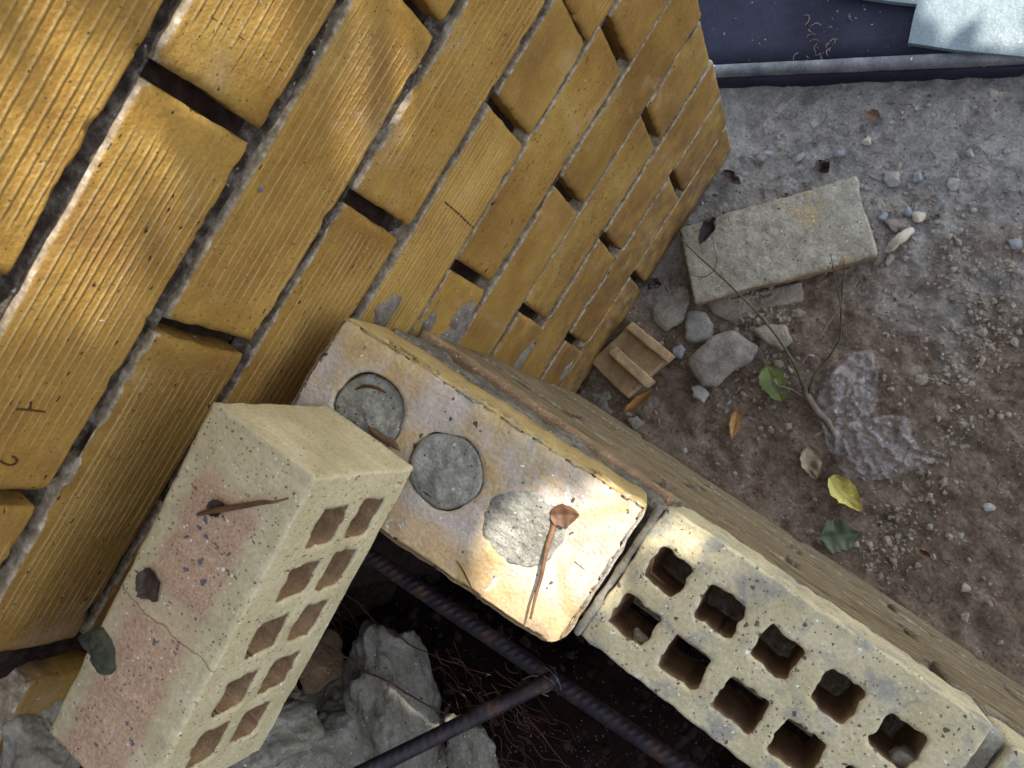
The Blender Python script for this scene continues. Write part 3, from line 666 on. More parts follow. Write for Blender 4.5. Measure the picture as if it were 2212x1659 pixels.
def leaf(base,tip,wd,mat,label,nrm=(0,0,1),curl=.25,fold=.35,seed=0,wavy=.06,shape=1.0,cat='leaf',name='leaf',stalk=0,group=None,cut=0):
    base=np.array(base,float);tip=np.array(tip,float); ax=tip-base; L=np.linalg.norm(ax); ax/=L
    nrm=np.array(nrm,float); nrm-=ax*(nrm@ax); nrm/=np.linalg.norm(nrm); sd=np.cross(nrm,ax)
    nu,nv=26,15; V=[]
    for i in range(nu):
        t=i/(nu-1); w_=wd*(math.sin(math.pi*min(1,t*.97+.03)**(.8*shape))**.75)*(1+.10*float(vnoise(np.array([t*9,seed*3.1,0.]),seed)))
        for j in range(nv):
            s=(j/(nv-1)*2-1); 
            edge=1+.13*float(vnoise(np.array([t*16,np.sign(s)*3.,seed*1.7]),seed+2))*abs(s)
            h=curl*L*(4*t*(1-t))*.5*-1*0+curl*L*(t-.5)**2*1.2+fold*w_*abs(s)**1.3+wavy*wd*2*float(vnoise(np.array([t*5,s*2,seed*1.3]),seed+1))
            h-= .05*wd*math.exp(-(s/.08)**2)
            V.append(base+ax*L*t+sd*w_*s*edge*(1-.25*fold*abs(s))+nrm*h)
    V=np.array(V); f=grid_faces(nu,nv)
    if cut: f=[q for q in f if not (q[0]//nv>nu*.62 and q[0]%nv>nv*.6)]
    f2=[q for q in f]; n0=len(V); Vb=V-nrm*.0005; fb=[[i+n0 for i in q[::-1]] for q in f2]
    o=mesh(name,np.concatenate([V,Vb]),f2+fb,mat,loc=base); tag(o,label,cat,group)
    if stalk:
        Vt,ft=tube([base+ax*L*.5,base,base-ax*stalk*.5+nrm*stalk*.1,base-ax*stalk],[.0007,.0009,.0008,.0007],6,4); mesh('stalk',Vt,ft,mat,o)
    return o
def gp(px,py,l=.003): return gat(px,py,l)
leaf(gp(1655,790,.010),gp(1690,868,.006),.020,M_green,'green leaf with ragged edge beside the twig and flat stone',seed=1,stalk=.028,fold=.15)
leaf(gp(1795,1030,.007),gp(1862,1105,.008),.0165,M_yellow,'bright yellow curled leaf on the brown soil',seed=2,fold=.35,wavy=.12,curl=.3)
leaf(gp(1772,1160,.006),gp(1862,1150,.012),.024,M_dgreen,'dull green torn leaf lying below the yellow leaf',seed=3,fold=.25,cut=1)
V,f=rough_box(gp(1764,1176,.001),gp(1858,1183,.001)-gp(1764,1176,.001),gp(1760,1160,.001)-gp(1764,1176,.001),(0,0,.006),.003,.003,.002,60,7); o=mesh('bark_chip',V,f,mat_leaf('pale_bark',(.24,.19,.15),(.36,.30,.24),.9),loc=gp(1810,1175)); tag(o,'pale flat bark chip against the dull green leaf','bark chip')
leaf(gp(1352,890,.004),gp(1412,842,.012),.0085,M_orange,'narrow orange dry leaf in front of the ribbed brick fragment',seed=4,fold=.8)
leaf(gp(1592,888,.003),gp(1582,948,.004),.008,M_orange,'orange-brown leaf scrap below the green leaf',seed=5,fold=.3)
leaf(gp(1745,965,.004),gp(1762,1035,.007),.016,M_tan,'pale tan leaf scrap beside the plastic bag',seed=6,fold=.5,wavy=.15)
leaf(gp(1872,246,.005),gp(1902,256,.007),.0095,M_brown,'small brown leaf on the grey soil near the steel kerb',seed=7,fold=.4)
leaf(gp(1545,470,.040),gp(1512,528,.036),.012,M_dark,'dark shrivelled leaf lying on the mortared brick',seed=8,fold=.9,wavy=.25)
leaf(gp(1560,372,.004),gp(1600,398,.006),.010,M_dark,'dark leaf scrap just behind the mortared brick',seed=9,fold=.5,wavy=.2,group='dark leaf scraps behind the mortared brick')
leaf(gp(1765,352,.004),gp(1790,372,.008),.012,M_dark,'black wet leaf behind the far edge of the mortared brick',seed=10,fold=.6,wavy=.3)
leaf(gp(1420,608,.004),gp(1400,622,.010),.012,M_dark,'dark leaf crumpled at the foot of the tall wall',seed=11,fold=.6,wavy=.3)
leaf(gp(1985,1190,.004),gp(2010,1203,.006),.006,M_brown,'small brown leaf curl on the soil right of the green leaf',seed=12,fold=.9)
# leaves on the bricks
def onlb(px,py,up=0):
    n=-eb; v=ray(px,py); t=((T4+n*up-CAM)@n)/(v@n); return CAM+v*t
leaf(onlb(308,1232,.001),onlb(338,1300,.002),.010,M_dark,'dark brown leaf scrap on the cracked middle of the loose brick',nrm=-eb,seed=13,fold=.2,curl=.1)
V,f=tube([onlb(428,1110,.002),onlb(470,1100,.004),onlb(530,1092,.004),onlb(570,1085,.006),onlb(590,1083,.008),onlb(622,1074,.006)],[.0012,.002,.0018,.0015,.0009,.0006],7,6,.0006,3)
o=mesh('dry_twig',V,f,M_brown,loc=onlb(520,1095)); tag(o,'thin dry curled twig on the pink side of the loose brick','twig')
leaf(onlb(452,1104,.002),onlb(486,1088,.003),.006,M_dark,'tiny dark leaf stuck to the dry twig on the loose brick',nrm=-eb,seed=14,fold=.3)
# dark stone chip
CP=[(183,1370),(203,1357),(226,1354),(240,1372),(251,1402),(254,1446),(243,1456),(229,1452),(216,1432),(203,1408)]
cc_=onlb(220,1405,.0); ring=[]
for a_,b_ in zip(CP,CP[1:]+CP[:1]):
    for t_ in (0,.33,.66): ring.append(onlb(a_[0]*(1-t_)+b_[0]*t_+random.uniform(-1.5,1.5),a_[1]*(1-t_)+b_[1]*t_+random.uniform(-1.5,1.5),.0))
ring=np.array(ring); m_=len(ring); V=[cc_-eb*.008]
for sc_,h_ in ((.35,.0085),(.62,.0070),(.85,.0062),(.97,.0045),(1.,.0),):
    for k_,q in enumerate(ring): V.append(cc_+(q-cc_)*sc_-eb*(h_+.0012*float(vnoise(q*260,5))*(h_>0)+.0016*float(vnoise(q*np.array([60,250,60.]),8))*(h_>0)))
V=np.array(V); f=[[0,1+k_,1+(k_+1)%m_] for k_ in range(m_)]
for l_ in range(4):
    for k_ in range(m_): f.append([1+l_*m_+k_,1+(l_+1)*m_+k_,1+(l_+1)*m_+(k_+1)%m_,1+l_*m_+(k_+1)%m_])
f=[q[::-1] for q in f]
o=mesh('bark_chip',V,f,mat_simple('dark_green_bark',(.028,.030,.020),(.085,.088,.055),110,.002,.75,.3).m,loc=cc_); tag(o,'dark greenish bark chip on the edge of the loose brick','bark chip')
V,f=rough_box(P3(795,917,.001),P3(862,958,.001)-P3(795,917,.001),P3(800,935,.001)-P3(795,917,.001),ez*.004,.002,.0012,.0008,90,3)
o=mesh('wood_splinter',V,f,M_brown,loc=P3(828,938)); tag(o,'reddish brown wood splinter on the first mortar plug','wood splinter')
# brown leaf with upright stalk on the plugged brick
leaf(P3(1190,1112,.002),P3(1252,1112,.003),.0085,M_brown,'brown dry leaf on the sunlit end of the plugged brick',nrm=ez,seed=15,fold=.3,curl=.15)
q0_=P3(1196,1128,.001); q1_=P3(1135,1350)+SUN*.014
V,f=tube([q0_,q0_*.7+q1_*.3+np.array([.001,0,.003]),q0_*.35+q1_*.65,q1_],[.0026,.0017,.0012,.0009],8,6,.0016,2); o=mesh('dry_stalk',V,f,M_brown,loc=q0_); tag(o,'short brown dry stalk standing beside the brown leaf on the plugged brick','stalk')
# ============================================================ rubble on the ground
def slab(pts,z,th,mat,name,label,cat,r=.003,amp=.001,lump=.0,res=.004,seed=0,spl=None):
    a,b,c,d=[at(*p,z) for p in pts]      # around
    V,f=rough_box(a,b-a,d-a,(0,0,-th),res,r,amp,60,seed,lump,25)
    # bilinear correction to the 4th corner
    ua=(b-a)/np.dot(b-a,b-a); ub=(d-a)/np.dot(d-a,d-a); s=np.clip((V-a)@ua,0,1);t=np.clip((V-a)@ub,0,1); V=V+(s*t)[:,None]*((c-a)-(b-a)-(d-a))
    o=mesh(name,V,f,mat,loc=(a+b+c+d)/4-np.array([0,0,th])); tag(o,label,cat); return o
def mat_slab():
    M=Mat('mortared_old_brick'); nt=M.nt; co=M.co
    n=noise(nt,co,40,6,.7); c=ramp(nt,n,[(.3,(.23,.205,.155)),(.5,(.345,.315,.245)),(.7,(.46,.43,.35))])
    yp=ramp(nt,noise(nt,co,17,3,.5,.3),[(.60,(0,0,0)),(.70,(1,1,1))]); c=mixc(nt,maths(nt,'MULTIPLY',yp,.6),c,(.42,.29,.12))
    sx=nt.nodes.new('ShaderNodeSeparateXYZ'); nt.links.new(co,sx.inputs[0])
    side=maths(nt,'LESS_THAN',sx.outputs[2],.0235); c=mixc(nt,maths(nt,'MULTIPLY',side,.8),c,(.30,.17,.09))
    fine=noise(nt,co,260,5,.7,.4); c=mixc(nt,.8,c,ramp(nt,fine,[(.3,(.6,.58,.55)),(.7,(1.25,)*3)]),'MULTIPLY')
    c,f=specks(nt,co,170,.24,.16,c,(.10,.09,.07)); c,_=specks(nt,co,200,.22,.12,c,(.58,.56,.50),(3,3,1))
    return M.col(c).bump([(noise(nt,co,110,6,.7,.6),.0035),(fine,.001)]).rough(.95,.15).m
slab([(1465,490),(1850,378),(1895,550),(1500,655)],.032,.028,mat_slab(),'mortared_brick','flat grey mortar-crusted old brick lying on the soil near the corner','brick',seed=3,lump=.0022,res=.003)
M_stone1=mat_simple('grey_brown_stone',(.17,.145,.12),(.28,.25,.21),45,.003,.95,.12,c3=(.36,.33,.29)).m
M_stone2=mat_simple('pale_tan_stone',(.24,.20,.15),(.36,.31,.24),45,.003,.95,.12).m
M_stone3=mat_simple('grey_chip_stone',(.24,.24,.215),(.38,.38,.34),60,.001,.9,.15).m
M_blue=mat_simple('blue_grey_pebble',(.19,.20,.205),(.33,.34,.345),60,.001,.7,.3).m
M_pale=mat_simple('pale_limestone_pebble',(.42,.36,.26),(.58,.52,.42),60,.001,.8,.3).m
def polyrock(pts,z,th,mat,name,label,cat,seed=0,group=None,amp=.0022):
    P=np.array([at(*p,z) for p in pts]); c=P.mean(0); n=len(P); 
    # resample outline
    out=[]
    for i in range(n):
        for k in range(7):
            t=k/7; out.append(P[i]*(1-t)+P[(i+1)%n]*t)
    out=np.array(out); m=len(out)
    out=.5*out+.25*np.roll(out,1,0)+.25*np.roll(out,-1,0); d=out-c; dn=d/np.linalg.norm(d,axis=1,keepdims=True)
    out=out+dn*(.0016*fbm(out*90+seed,3,seed))[:,None]
    V=[c+[0,0,0]];f=[]
    levels=[(.25,0),(.5,0),(.75,-.0004),(.93,-.0018),(1.0,-.006),(.99,-th*.6),(.93,-th)]
    for s,dz in levels:
        for q in out: V.append(c+(q-c)*s+np.array([0,0,dz]))
    V=np.array(V); V[:,2]+=amp*fbm(V*45+seed,4,seed); V[:,:2]+= (.0007*fbm(V*160+seed,2,seed+3))[:,None]
    s=np.sign(np.cross(P[1]-P[0],P[2]-P[1])[2]); 
    for i in range(m): f.append([0,1+i,1+(i+1)%m])
    for l in range(len(levels)-1):
        for i in range(m): f.append([1+l*m+i,1+(l+1)*m+i,1+(l+1)*m+(i+1)%m,1+l*m+(i+1)%m])
    f.append([1+(len(levels)-1)*m+i for i in range(m)][::-1])
    if s<0: f=[q[::-1] for q in f]
    o=mesh(name,V,f,mat,loc=c-np.array([0,0,th])); tag(o,label,cat,group); return o
polyrock([(1484,775),(1540,722),(1585,712),(1638,748),(1625,775),(1575,805),(1545,835),(1515,832),(1490,800)],.024,.03,M_stone1,'stone','flat grey-brown stone, largest of the rubble between wall and twig','stone',1)
polyrock([(1482,668),(1520,672),(1543,700),(1535,735),(1500,742),(1478,732)],.007,.02,M_stone3,'stone','pale grey angular chip touching the near corner of the mortared brick','stone',2)
polyrock([(1622,712),(1660,695),(1700,700),(1712,735),(1690,756),(1650,738)],.022,.02,M_stone2,'stone','tan angular stone under the thin green stem','stone',3)
polyrock([(1500,628),(1560,650),(1735,604),(1740,650),(1640,668),(1590,700),(1540,680)],.003,.012,M_stone2,'mortar_crust','low crumbling crust of mortar along the front of the mortared brick','mortar',4,amp=.004)
polyrock([(1490,835),(1512,830),(1530,850),(1518,872),(1495,858)],.014,.014,M_stone3,'stone','small grey stone below the largest flat stone','stone',5)
polyrock([(1450,752),(1470,742),(1482,755),(1470,775),(1452,770)],.012,.012,M_blue,'stone','small blue-grey stone beside the ribbed brick fragment','stone',6)
polyrock([(1352,905),(1375,895),(1392,915),(1368,930)],.012,.012,M_stone1,'stone','rounded grey stone at the foot of the low wall','stone',7)
M_crust=mat_simple('pale_crumbly_mortar',(.20,.18,.145),(.34,.31,.255),55,.004,.95,.1,c3=(.46,.42,.35),spk=[(220,.25,.15,(.10,.08,.06))]).m
polyrock([(1408,640),(1440,590),(1478,575),(1492,640),(1480,690),(1440,715),(1405,690)],.0005,.012,M_crust,'mortar_crust','grey mortar patch between the tall wall and the mortared brick','mortar',15,amp=.004)
polyrock([(1245,838),(1285,800),(1335,860),(1368,900),(1340,915),(1290,880)],.001,.012,M_crust,'mortar_crust','rough mortar spill in the corner where the two walls meet','mortar',16,amp=.005)
for i,(px,py,rx,mt,lab) in enumerate([(1640,342,.012,M_stone1,'dark brown pebble beside a pale one near the wall corner'),(1655,334,.009,M_blue,'pale blue-grey pebble touching a dark brown one'),(1727,341,.010,M_blue,'round pale grey pebble behind the mortared brick'),(1815,331,.011,M_blue,'blue-white pebble above the far corner of the mortared brick'),(1907,470,.009,M_blue,'light blue pebble right of the mortared brick'),(1930,485,.015,M_stone1,'dark grey lumpy pebble in the cluster right of the mortared brick'),(1962,457,.010,M_blue,'grey pebble topping the cluster right of the mortared brick'),(1985,470,.014,M_pale,'cream coloured pebble in the cluster right of the mortared brick'),(1980,382,.013,M_blue,'blue-grey pebble alone on the grey soil'),(1928,385,.016,M_stone3,'rough green-grey stone left of the lone blue-grey pebble'),(1874,304,.009,M_pale,'white flat chip behind the mortared brick'),(2190,527,.012,M_blue,'blue pebble near the right edge of the photo'),(1950,487,.011,M_stone1,'brownish pebble between the dark lumpy one and the cream one'),(2060,395,.013,M_stone3,'grey crumbly stone right of the lone blue-grey pebble')]):
    p=gat(px,py,.004); V,f=stone(p,rx,rx*random.uniform(.6,.9),rx*.5,random.uniform(0,3),i+60,sub=3); o=mesh('pebble',V,f,mt,loc=p-np.array([0,0,.004])); tag(o,lab,'pebble')
# crumbs and gravel
def crumbs(name,n,region,sz,mat,seed,dens=None,lift=0):
    rr=np.random.default_rng(seed); mbk=MB(); k=0; bm=bmesh.new(); bmesh.ops.create_icosphere(bm,subdivisions=1,radius=1); v0=np.array([q.co[:] for q in bm.verts]); f0=[[x.index for x in q.verts] for q in bm.faces]; bm.free()
    while k<n:
        x=rr.uniform(region[0],region[1]); y=rr.uniform(region[2],region[3])
        if dens is not None and rr.random()>dens(x,y): continue
        s=sz*rr.lognormal(0,.5); v=v0*(1+.28*rr.normal(size=(len(v0),1)).clip(-1.4,1.4)); v=v*np.array([s,s*rr.uniform(.6,1),s*rr.uniform(.4,.7)]); an=rr.uniform(0,6.28); c_,s_=math.cos(an),math.sin(an)
        v=v@np.array([[c_,s_,0],[-s_,c_,0],[0,0,1]]); mbk.add(v+np.array([x,y,gz(x,y)+s*.15+lift]),f0); k+=1
    return mbk.build(name,mat,smooth=False,col=False)
def d1(x,y):
    a=math.exp(-((x-.20)**2+(y-.16)**2)/.003)*1.6+math.exp(-((x-.315)**2+(y-.325)**2)/.0022)*1.5+math.exp(-((x-.33)**2+(y-.36)**2)/.01)*.5+math.exp(-((x-.45-.1*(.3-y))**2)/.0012)*(y<.36)*.8+.05*(y>.2)
    b=float(vnoise(np.array([x*16,y*16,2.]),4)); return min(1,a*.8+.03)*max(0,b+.45)
cg=crumbs('soil_crumbs',1900,(0.0,.85,-.05,.62),.0025,M_stone2,5,d1); tag(cg,'pale soil and mortar crumbs scattered over the ground','crumbs',kind='stuff')
cg=crumbs('gravel',230,(0.0,.8,-.05,.62),.0026,M_stone3,6,lambda x,y:.15+.85*(y>.25+.3*x)); tag(cg,'fine grey gravel scattered over the dusty ground','gravel',kind='stuff')
cg=crumbs('pit_crumbs',500,(-.05,.5,-.62,-.28),.006,M_pitdark,9,None); tag(cg,'earth crumbs in the pit, darkened to match its shade','earth crumbs',kind='stuff')
def litter():
    mbk=MB(); rr=np.random.default_rng(4)
    for i in range(260):
        x=rr.uniform(.02,.7); y=rr.uniform(-.05,.55); z=gz(x,y)+.0015; an=rr.uniform(0,6.28); L=rr.uniform(.006,.028); dx,dy=math.cos(an)*L,math.sin(an)*L
        b=rr.uniform(-.3,.3)*L; V,f=tube([(x,y,z),(x+dx/2-b*math.sin(an),y+dy/2+b*math.cos(an),z+.001),(x+dx,y+dy,z)],[.0005,.0006,.0003],4,3); mbk.add(V,f)
    return mbk.build('plant_litter',M_brown,col=False)
def flakes():
    mbk=MB(); rr=np.random.default_rng(14)
    for i in range(230):
        if i%2: c=gat(rr.normal(1700,130),rr.normal(880,150))
        else: c=gat(rr.uniform(1300,2212),rr.uniform(200,1450))
        if c[1]<-.05 or c[0]<.005: continue
        s_=rr.uniform(.0018,.0055); an=rr.uniform(0,6.28); n_=rr.normal(size=3)*.35+np.array([0,0,1.]); n_/=np.linalg.norm(n_)
        a=np.cross(n_,[math.cos(an),math.sin(an),0]); a/=np.linalg.norm(a); b=np.cross(n_,a); k=6
        ring=[c+np.array([0,0,.0025])+s_*((a*math.cos(t)+b*.55*math.sin(t))*rr.uniform(.6,1.2)) for t in np.linspace(0,5.2,k)]
        V=[c+np.array([0,0,.0012])]+ring+[q-n_*.0004 for q in [c+np.array([0,0,.0012])]+ring]
        f=[[0,1+j,1+(j+1)%k] for j in range(k)]+[[k+1,k+2+(j+1)%k,k+2+j] for j in range(k)]+[[1+j,k+2+j,k+2+(j+1)%k,1+(j+1)%k] for j in range(k)]
        mbk.add(np.array(V),f)
    return mbk.build('leaf_litter',M_brown,col=False,smooth=False)
tag(flakes(),'small brown dry leaf flakes strewn over the soil','leaf litter',kind='stuff')
tag(litter(),'thin dry stalks and rootlets littering the soil','plant litter',kind='stuff')
# pale fibrous scrap
V,f=tube([gp(1918,545,.004),gp(1935,528,.008),gp(1955,515,.008),gp(1975,497,.005)],[.003,.006,.0075,.004],10,6,.006,4); V=V+ (.0014*np.stack([fbm(V*260+k,2,k) for k in range(3)],-1)); o=mesh('plaster_scrap',V,f,M_pale,loc=gp(1945,520)); tag(o,'crumpled cream plaster scrap right of the mortared brick','plaster scrap')
# ribbed brick fragment
rf=empty('brick_fragment',gp(1345,780,0)); tag(rf,'broken tan brick fragment with two upright ribs at the foot of the tall wall','brick fragment')
M_frag=mat_simple('tan_brick_fragment',(.34,.23,.12),(.48,.34,.19),50,.0012,.9,.2,spk=[(220,.22,.15,(.08,.055,.04))]).m
def fr(px,py,z): return at(px,py,z)
a,b,c=fr(1364,694,.020),fr(1274,782,.020),fr(1355,860,.020)
V,f=rough_box(a,b-a,c-b,(0,0,-.03),.003,.002,.0014,60,3,.0012,30); mesh('plate',V,f,M_frag,rf)
for k_,(p1,p2,p3,zt) in enumerate((((1366,694),(1454,766),(1350,708),.046),((1329,747),(1411,821),(1311,761),.043))):
    a=fr(*p1,zt); b=fr(*p2,zt); c=fr(*p3,zt)
    V,f=rough_box(a,b-a,c-a,(0,0,-.030),.002,.0011,.0007,90,k_+5,.0004,40); mesh('rib',V,f,M_frag,rf)
# twig bush
tw=empty('fallen_twig',gp(1800,930,.0)); tag(tw,'forked grey twig with thin green stems lying over the rubble','twig')
def T(*pts): return [gat(x,y,h) for x,y,h in pts]
def tb(name,pts,rad,mat,jit=.0008,seed=0): V,f=tube(T(*pts),rad,8,8,jit,seed); return mesh(name,V,f,mat,tw)
tb('branch',[(1838,985,.006),(1812,945,.008),(1780,905,.012),(1752,870,.014),(1735,838,.018)],[.0032,.0042,.005,.0055,.0045],M_twig,.002,1)
tb('stem',[(1740,850,.016),(1722,800,.03),(1690,745,.045),(1640,680,.06),(1560,600,.075),(1500,545,.085),(1462,508,.09)],[.0026,.0021,.0018,.0016,.0014,.0011,.0007],M_gstem,.0004,2)
tb('stem',[(1545,583,.078),(1520,598,.075),(1490,590,.07),(1465,560,.06)],[.0007,.0006,.0005,.0004],M_gstem,.0003,3)
tb('stem',[(1543,583,.078),(1548,560,.082),(1540,520,.085)],[.0007,.0006,.0004],M_gstem,.0003,4)
tb('stem',[(1745,852,.016),(1760,810,.03),(1795,765,.045),(1815,725,.06),(1817,660,.08),(1822,600,.10),(1823,562,.11)],[.0024,.0018,.0017,.0016,.0012,.001,.0006],M_gstem,.0005,5)
tb('stem',[(1817,665,.08),(1808,620,.09),(1800,580,.10),(1795,550,.11)],[.001,.0009,.0008,.0005],M_gstem,.0004,6)
tb('stem',[(1722,798,.025),(1770,730,.035),(1830,640,.05),(1870,615,.055),(1925,600,.06)],[.0009,.0010,.0009,.0008,.0005],M_twig,.0004,7)
tb('stem',[(1725,805,.02),(1760,812,.02),(1800,805,.02)],[.0008,.0007,.0004],M_twig,.0004,8)
tb('branch',[(1760,885,.010),(1725,852,.010),(1690,835,.008),(1655,828,.006)],[.0022,.0016,.0012,.0007],M_twig,.001,9)
tb('branch',[(1790,915,.010),(1815,918,.012),(1842,935,.010),(1850,960,.008)],[.0012,.0009,.0008,.0005],M_brown,.0005,10)
for k in range(26):
    x0=random.uniform(1690,1830); y0=830+(x0-1690)*.95+random.uniform(-15,15); tb('rootlet' ,[(x0,y0,.008),(x0+random.uniform(-25,25),y0+random.uniform(-22,22),.012),(x0+random.uniform(-48,48),y0+random.uniform(-40,40),.005)],[.0007,.0005,.0003],M_twig,.0006,20+k) if k<14 else None
# plastic bag
def inpoly(x,y,P):
    r=np.zeros(np.shape(x),bool); j=len(P)-1
    for i in range(len(P)):
        xi,yi=P[i];xj,yj=P[j]
        c=((yi>y)!=(yj>y))&(x<(xj-xi)*(y-yi)/(yj-yi+1e-12)+xi); r^=c; j=i
    return r
BP=[(1765,850),(1800,800),(1840,762),(1885,762),(1902,805),(1900,860),(1880,905),(1915,895),(1955,893),(1972,935),(1985,965),(2012,985),(1998,1012),(1945,1022),(1880,1042),(1830,1030),(1800,985),(1778,930),(1768,890)]
BW=np.array([gat(*p,.004)[:2] for p in BP]); mn=BW.min(0);mx=BW.max(0)
bxs=np.arange(mn[0]-.004,mx[0]+.004,.0018); bys=np.arange(mn[1]-.004,mx[1]+.004,.0018); X,Y=np.meshgrid(bxs,bys,indexing='ij')
P=np.stack([X,Y,X*0],-1); wx=.012*fbm(P*26,3,71); wy=.012*fbm(P*26,3,72); Q=np.stack([X+wx,Y+wy,X*0],-1)
Z=gheight(X,Y)+.005+.016*(1-np.abs(vnoise(Q*26,73)))**4+.008*(1-np.abs(vnoise(Q*62,74)))**4
ok=inpoly((X+.004*fbm(P*60,2,76)),(Y+.004*fbm(P*60,2,77)),[tuple(q) for q in BW]); nyb=len(bys)
fb=[q for q in grid_faces(len(bxs),nyb) if all(ok.ravel()[i] for i in q)]
M=Mat('clear_plastic_film'); nt=M.nt
M.b.inputs['Base Color'].default_value=(.60,.56,.56,1); M.b.inputs['Roughness'].default_value=.10; M.b.inputs['Specular IOR Level'].default_value=.8
M.b.inputs['IOR'].default_value=1.5; M.b.inputs['Coat Weight'].default_value=.6
n_=noise(nt,M.co,60,4,.6,.5); glint=maths(nt,'ABSOLUTE',maths(nt,'SUBTRACT',noise(nt,M.co,42,2,.5,1.6),.5)); al=mixc(nt,.5,ramp(nt,n_,[(.42,(.05,)*3),(.70,(.16,)*3)]),ramp(nt,glint,[(0,(.75,)*3),(.014,(.03,)*3)]),'SCREEN'); nt.links.new(al,M.b.inputs['Alpha'])  # thin opaque creases painted into the alpha as highlights
bagV=np.stack([X,Y,Z],-1).reshape(-1,3); use=sorted({i for q in fb for i in q}); mp={v:i for i,v in enumerate(use)}
o=mesh('plastic_bag',bagV[use],[[mp[i] for i in q] for q in fb],M.m,loc=gp(1870,950)); tag(o,'crumpled clear plastic bag on the brown soil beside the twig','plastic bag')
sm=o.modifiers.new('s','SOLIDIFY'); sm.thickness=.0002
# ============================================================ steel kerb, yard slab in shade colour, pale sheet as its sun patch
k0=np.array([-.073,.462,0.]); k1=np.array([.294,.652,0.]); kd=(k1-k0)/np.linalg.norm(k1-k0); kn=np.array([-kd[1],kd[0],0])
M_shadedark=mat_simple('shade_dark_kerb_slab',(.014,.014,.026),(.030,.031,.050),12,.0006,.6,.15,spk=[(90,.2,.05,(.25,.22,.22)),(240,.2,.05,(.35,.33,.32))]).m  # near-black colour stands for slab and kerb face lying in shade
M_lip=mat_simple('dusty_steel_lip',(.07,.075,.085),(.20,.20,.20),30,.001,.8,.3,spk=[(60,.3,.08,(.55,.57,.6))]).m
ks=empty('steel_kerb',tuple(k0)); tag(ks,'long dark kerb with a dusty narrow lip across the top right corner','kerb')
s0=k0-kd*.9
V,f=rough_box(s0+np.array([0,0,-.06]),kd*2.8,kn*.016,(0,0,.099),.012,.0012,.0005,30,2); mesh('lip',V,f,M_lip,ks)
V,f=rough_box(s0-kn*.004+np.array([0,0,-.05]),kd*2.8,kn*.003,(0,0,.078),.014,.0008,.0004,30,6); mesh('face_plate',V,f,M_shadedark,ks)
V,f=rough_box(s0+kn*.0165+np.array([0,0,-.06]),kd*2.8,kn*1.6,(0,0,.094),.03,.002,.0008,8,4); o=mesh('yard_slab',V,f,M_shadedark); tag(o,kind='structure')
M_sunpatch=mat_simple('sun_patch_mint',(.15,.20,.21),(.22,.27,.28),18,.0012,.45,.5,spk=[(110,.2,.10,(.40,.44,.44)),(170,.2,.03,(.16,.2,.18))]).m  # pale colour and outline stand for a sunlit patch on the slab
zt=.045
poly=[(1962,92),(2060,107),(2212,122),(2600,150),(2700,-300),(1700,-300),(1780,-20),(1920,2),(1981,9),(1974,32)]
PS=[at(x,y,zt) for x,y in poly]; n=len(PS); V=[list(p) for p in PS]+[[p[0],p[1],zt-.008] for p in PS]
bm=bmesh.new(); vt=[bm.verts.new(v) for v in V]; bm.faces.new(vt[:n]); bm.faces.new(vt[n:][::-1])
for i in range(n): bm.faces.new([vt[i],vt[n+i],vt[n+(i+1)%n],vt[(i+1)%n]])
bmesh.ops.recalc_face_normals(bm,faces=bm.faces[:]); me=bpy.data.meshes.new('sun_patch_sheet'); bm.to_mesh(me); bm.free(); me.materials.append(M_sunpatch)
o=bpy.data.objects.new('sun_patch_sheet',me); C.objects.link(o); tag(o,'pale mint sheet standing in for a sunlit patch of the slab beyond the kerb','sheet')
# cobweb and leaf bits on slab
mb=MB(); rr=np.random.default_rng(3)
for i in range(22):
    px=rr.normal(1775,30); py=rr.uniform(20,140)-(px-1775)*.3; p=at(px,py,.036); an=rr.uniform(0,6.28); L=rr.uniform(.004,.018)
    V,f=tube([p,p+np.array([math.cos(an)*L*.5,math.sin(an)*L*.5,.002]),p+np.array([math.cos(an+.5)*L,math.sin(an+.5)*L,0])],[.0006,.0008,.0004],4,3); mb.add(V,f)
o=mb.build('plant_litter',M_twig,col=False); tag(o,'dry brown stalks on the dark slab behind the kerb','plant litter',kind='stuff')
# ============================================================ pit: rebars, wire, roots, cement
M_iron=mat_simple('rusty_steel_bar',(.024,.019,.027),(.045,.034,.042),40,.0012,.6,.4,c3=(.15,.075,.04)).m
def rebar(p,q,r,label,seed=0):
    p=np.array(p,float);q=np.array(q,float);ax=q-p;L=np.linalg.norm(ax);ax/=L; s=np.cross(ax,[0,0,1.]);s/=np.linalg.norm(s);t=np.cross(s,ax)
    na=28; nl=int(L/.0014); V=[];
    for i in range(nl+1):
        l=L*i/nl
        for k in range(na):
            an=2*math.pi*k/na; side=abs(((an/math.pi)%1)-.5)*2       # 0 at rib seam..1
            half=1 if an<math.pi else -1
            ph=(l/.0085+half*.9*math.cos(an)*.8)%1; rib=math.exp(-((ph-.5)/.13)**2)*.0019*(1-abs(math.cos(an))**6)
            lon=.0010*math.exp(-((abs(math.cos(an))-1)/.012)**2)
            V.append(p+ax*l+(r+rib+lon)*(s*math.cos(an)+t*math.sin(an)))
    f=grid_faces(nl+1,na); 
    for i in range(nl): f.append([i*na+na-1,(i+1)*na+na-1,(i+1)*na,i*na])
    f.append(list(range(na))); f.append([nl*na+k for k in range(na)][::-1])
    c=(p+q)/2; o=mesh('rebar',np.array(V),[x[::-1] for x in f],M_iron,loc=c); tag(o,label,'steel bar'); return o
jx=at(1192,1466,.46)
b0=at(720,1700,.60); rebar(b0+(b0-jx)*.6,jx+(jx-b0)*.04+np.array([0,0,.012]),.0066,'ribbed steel bar slanting up out of the pit at the bottom edge')
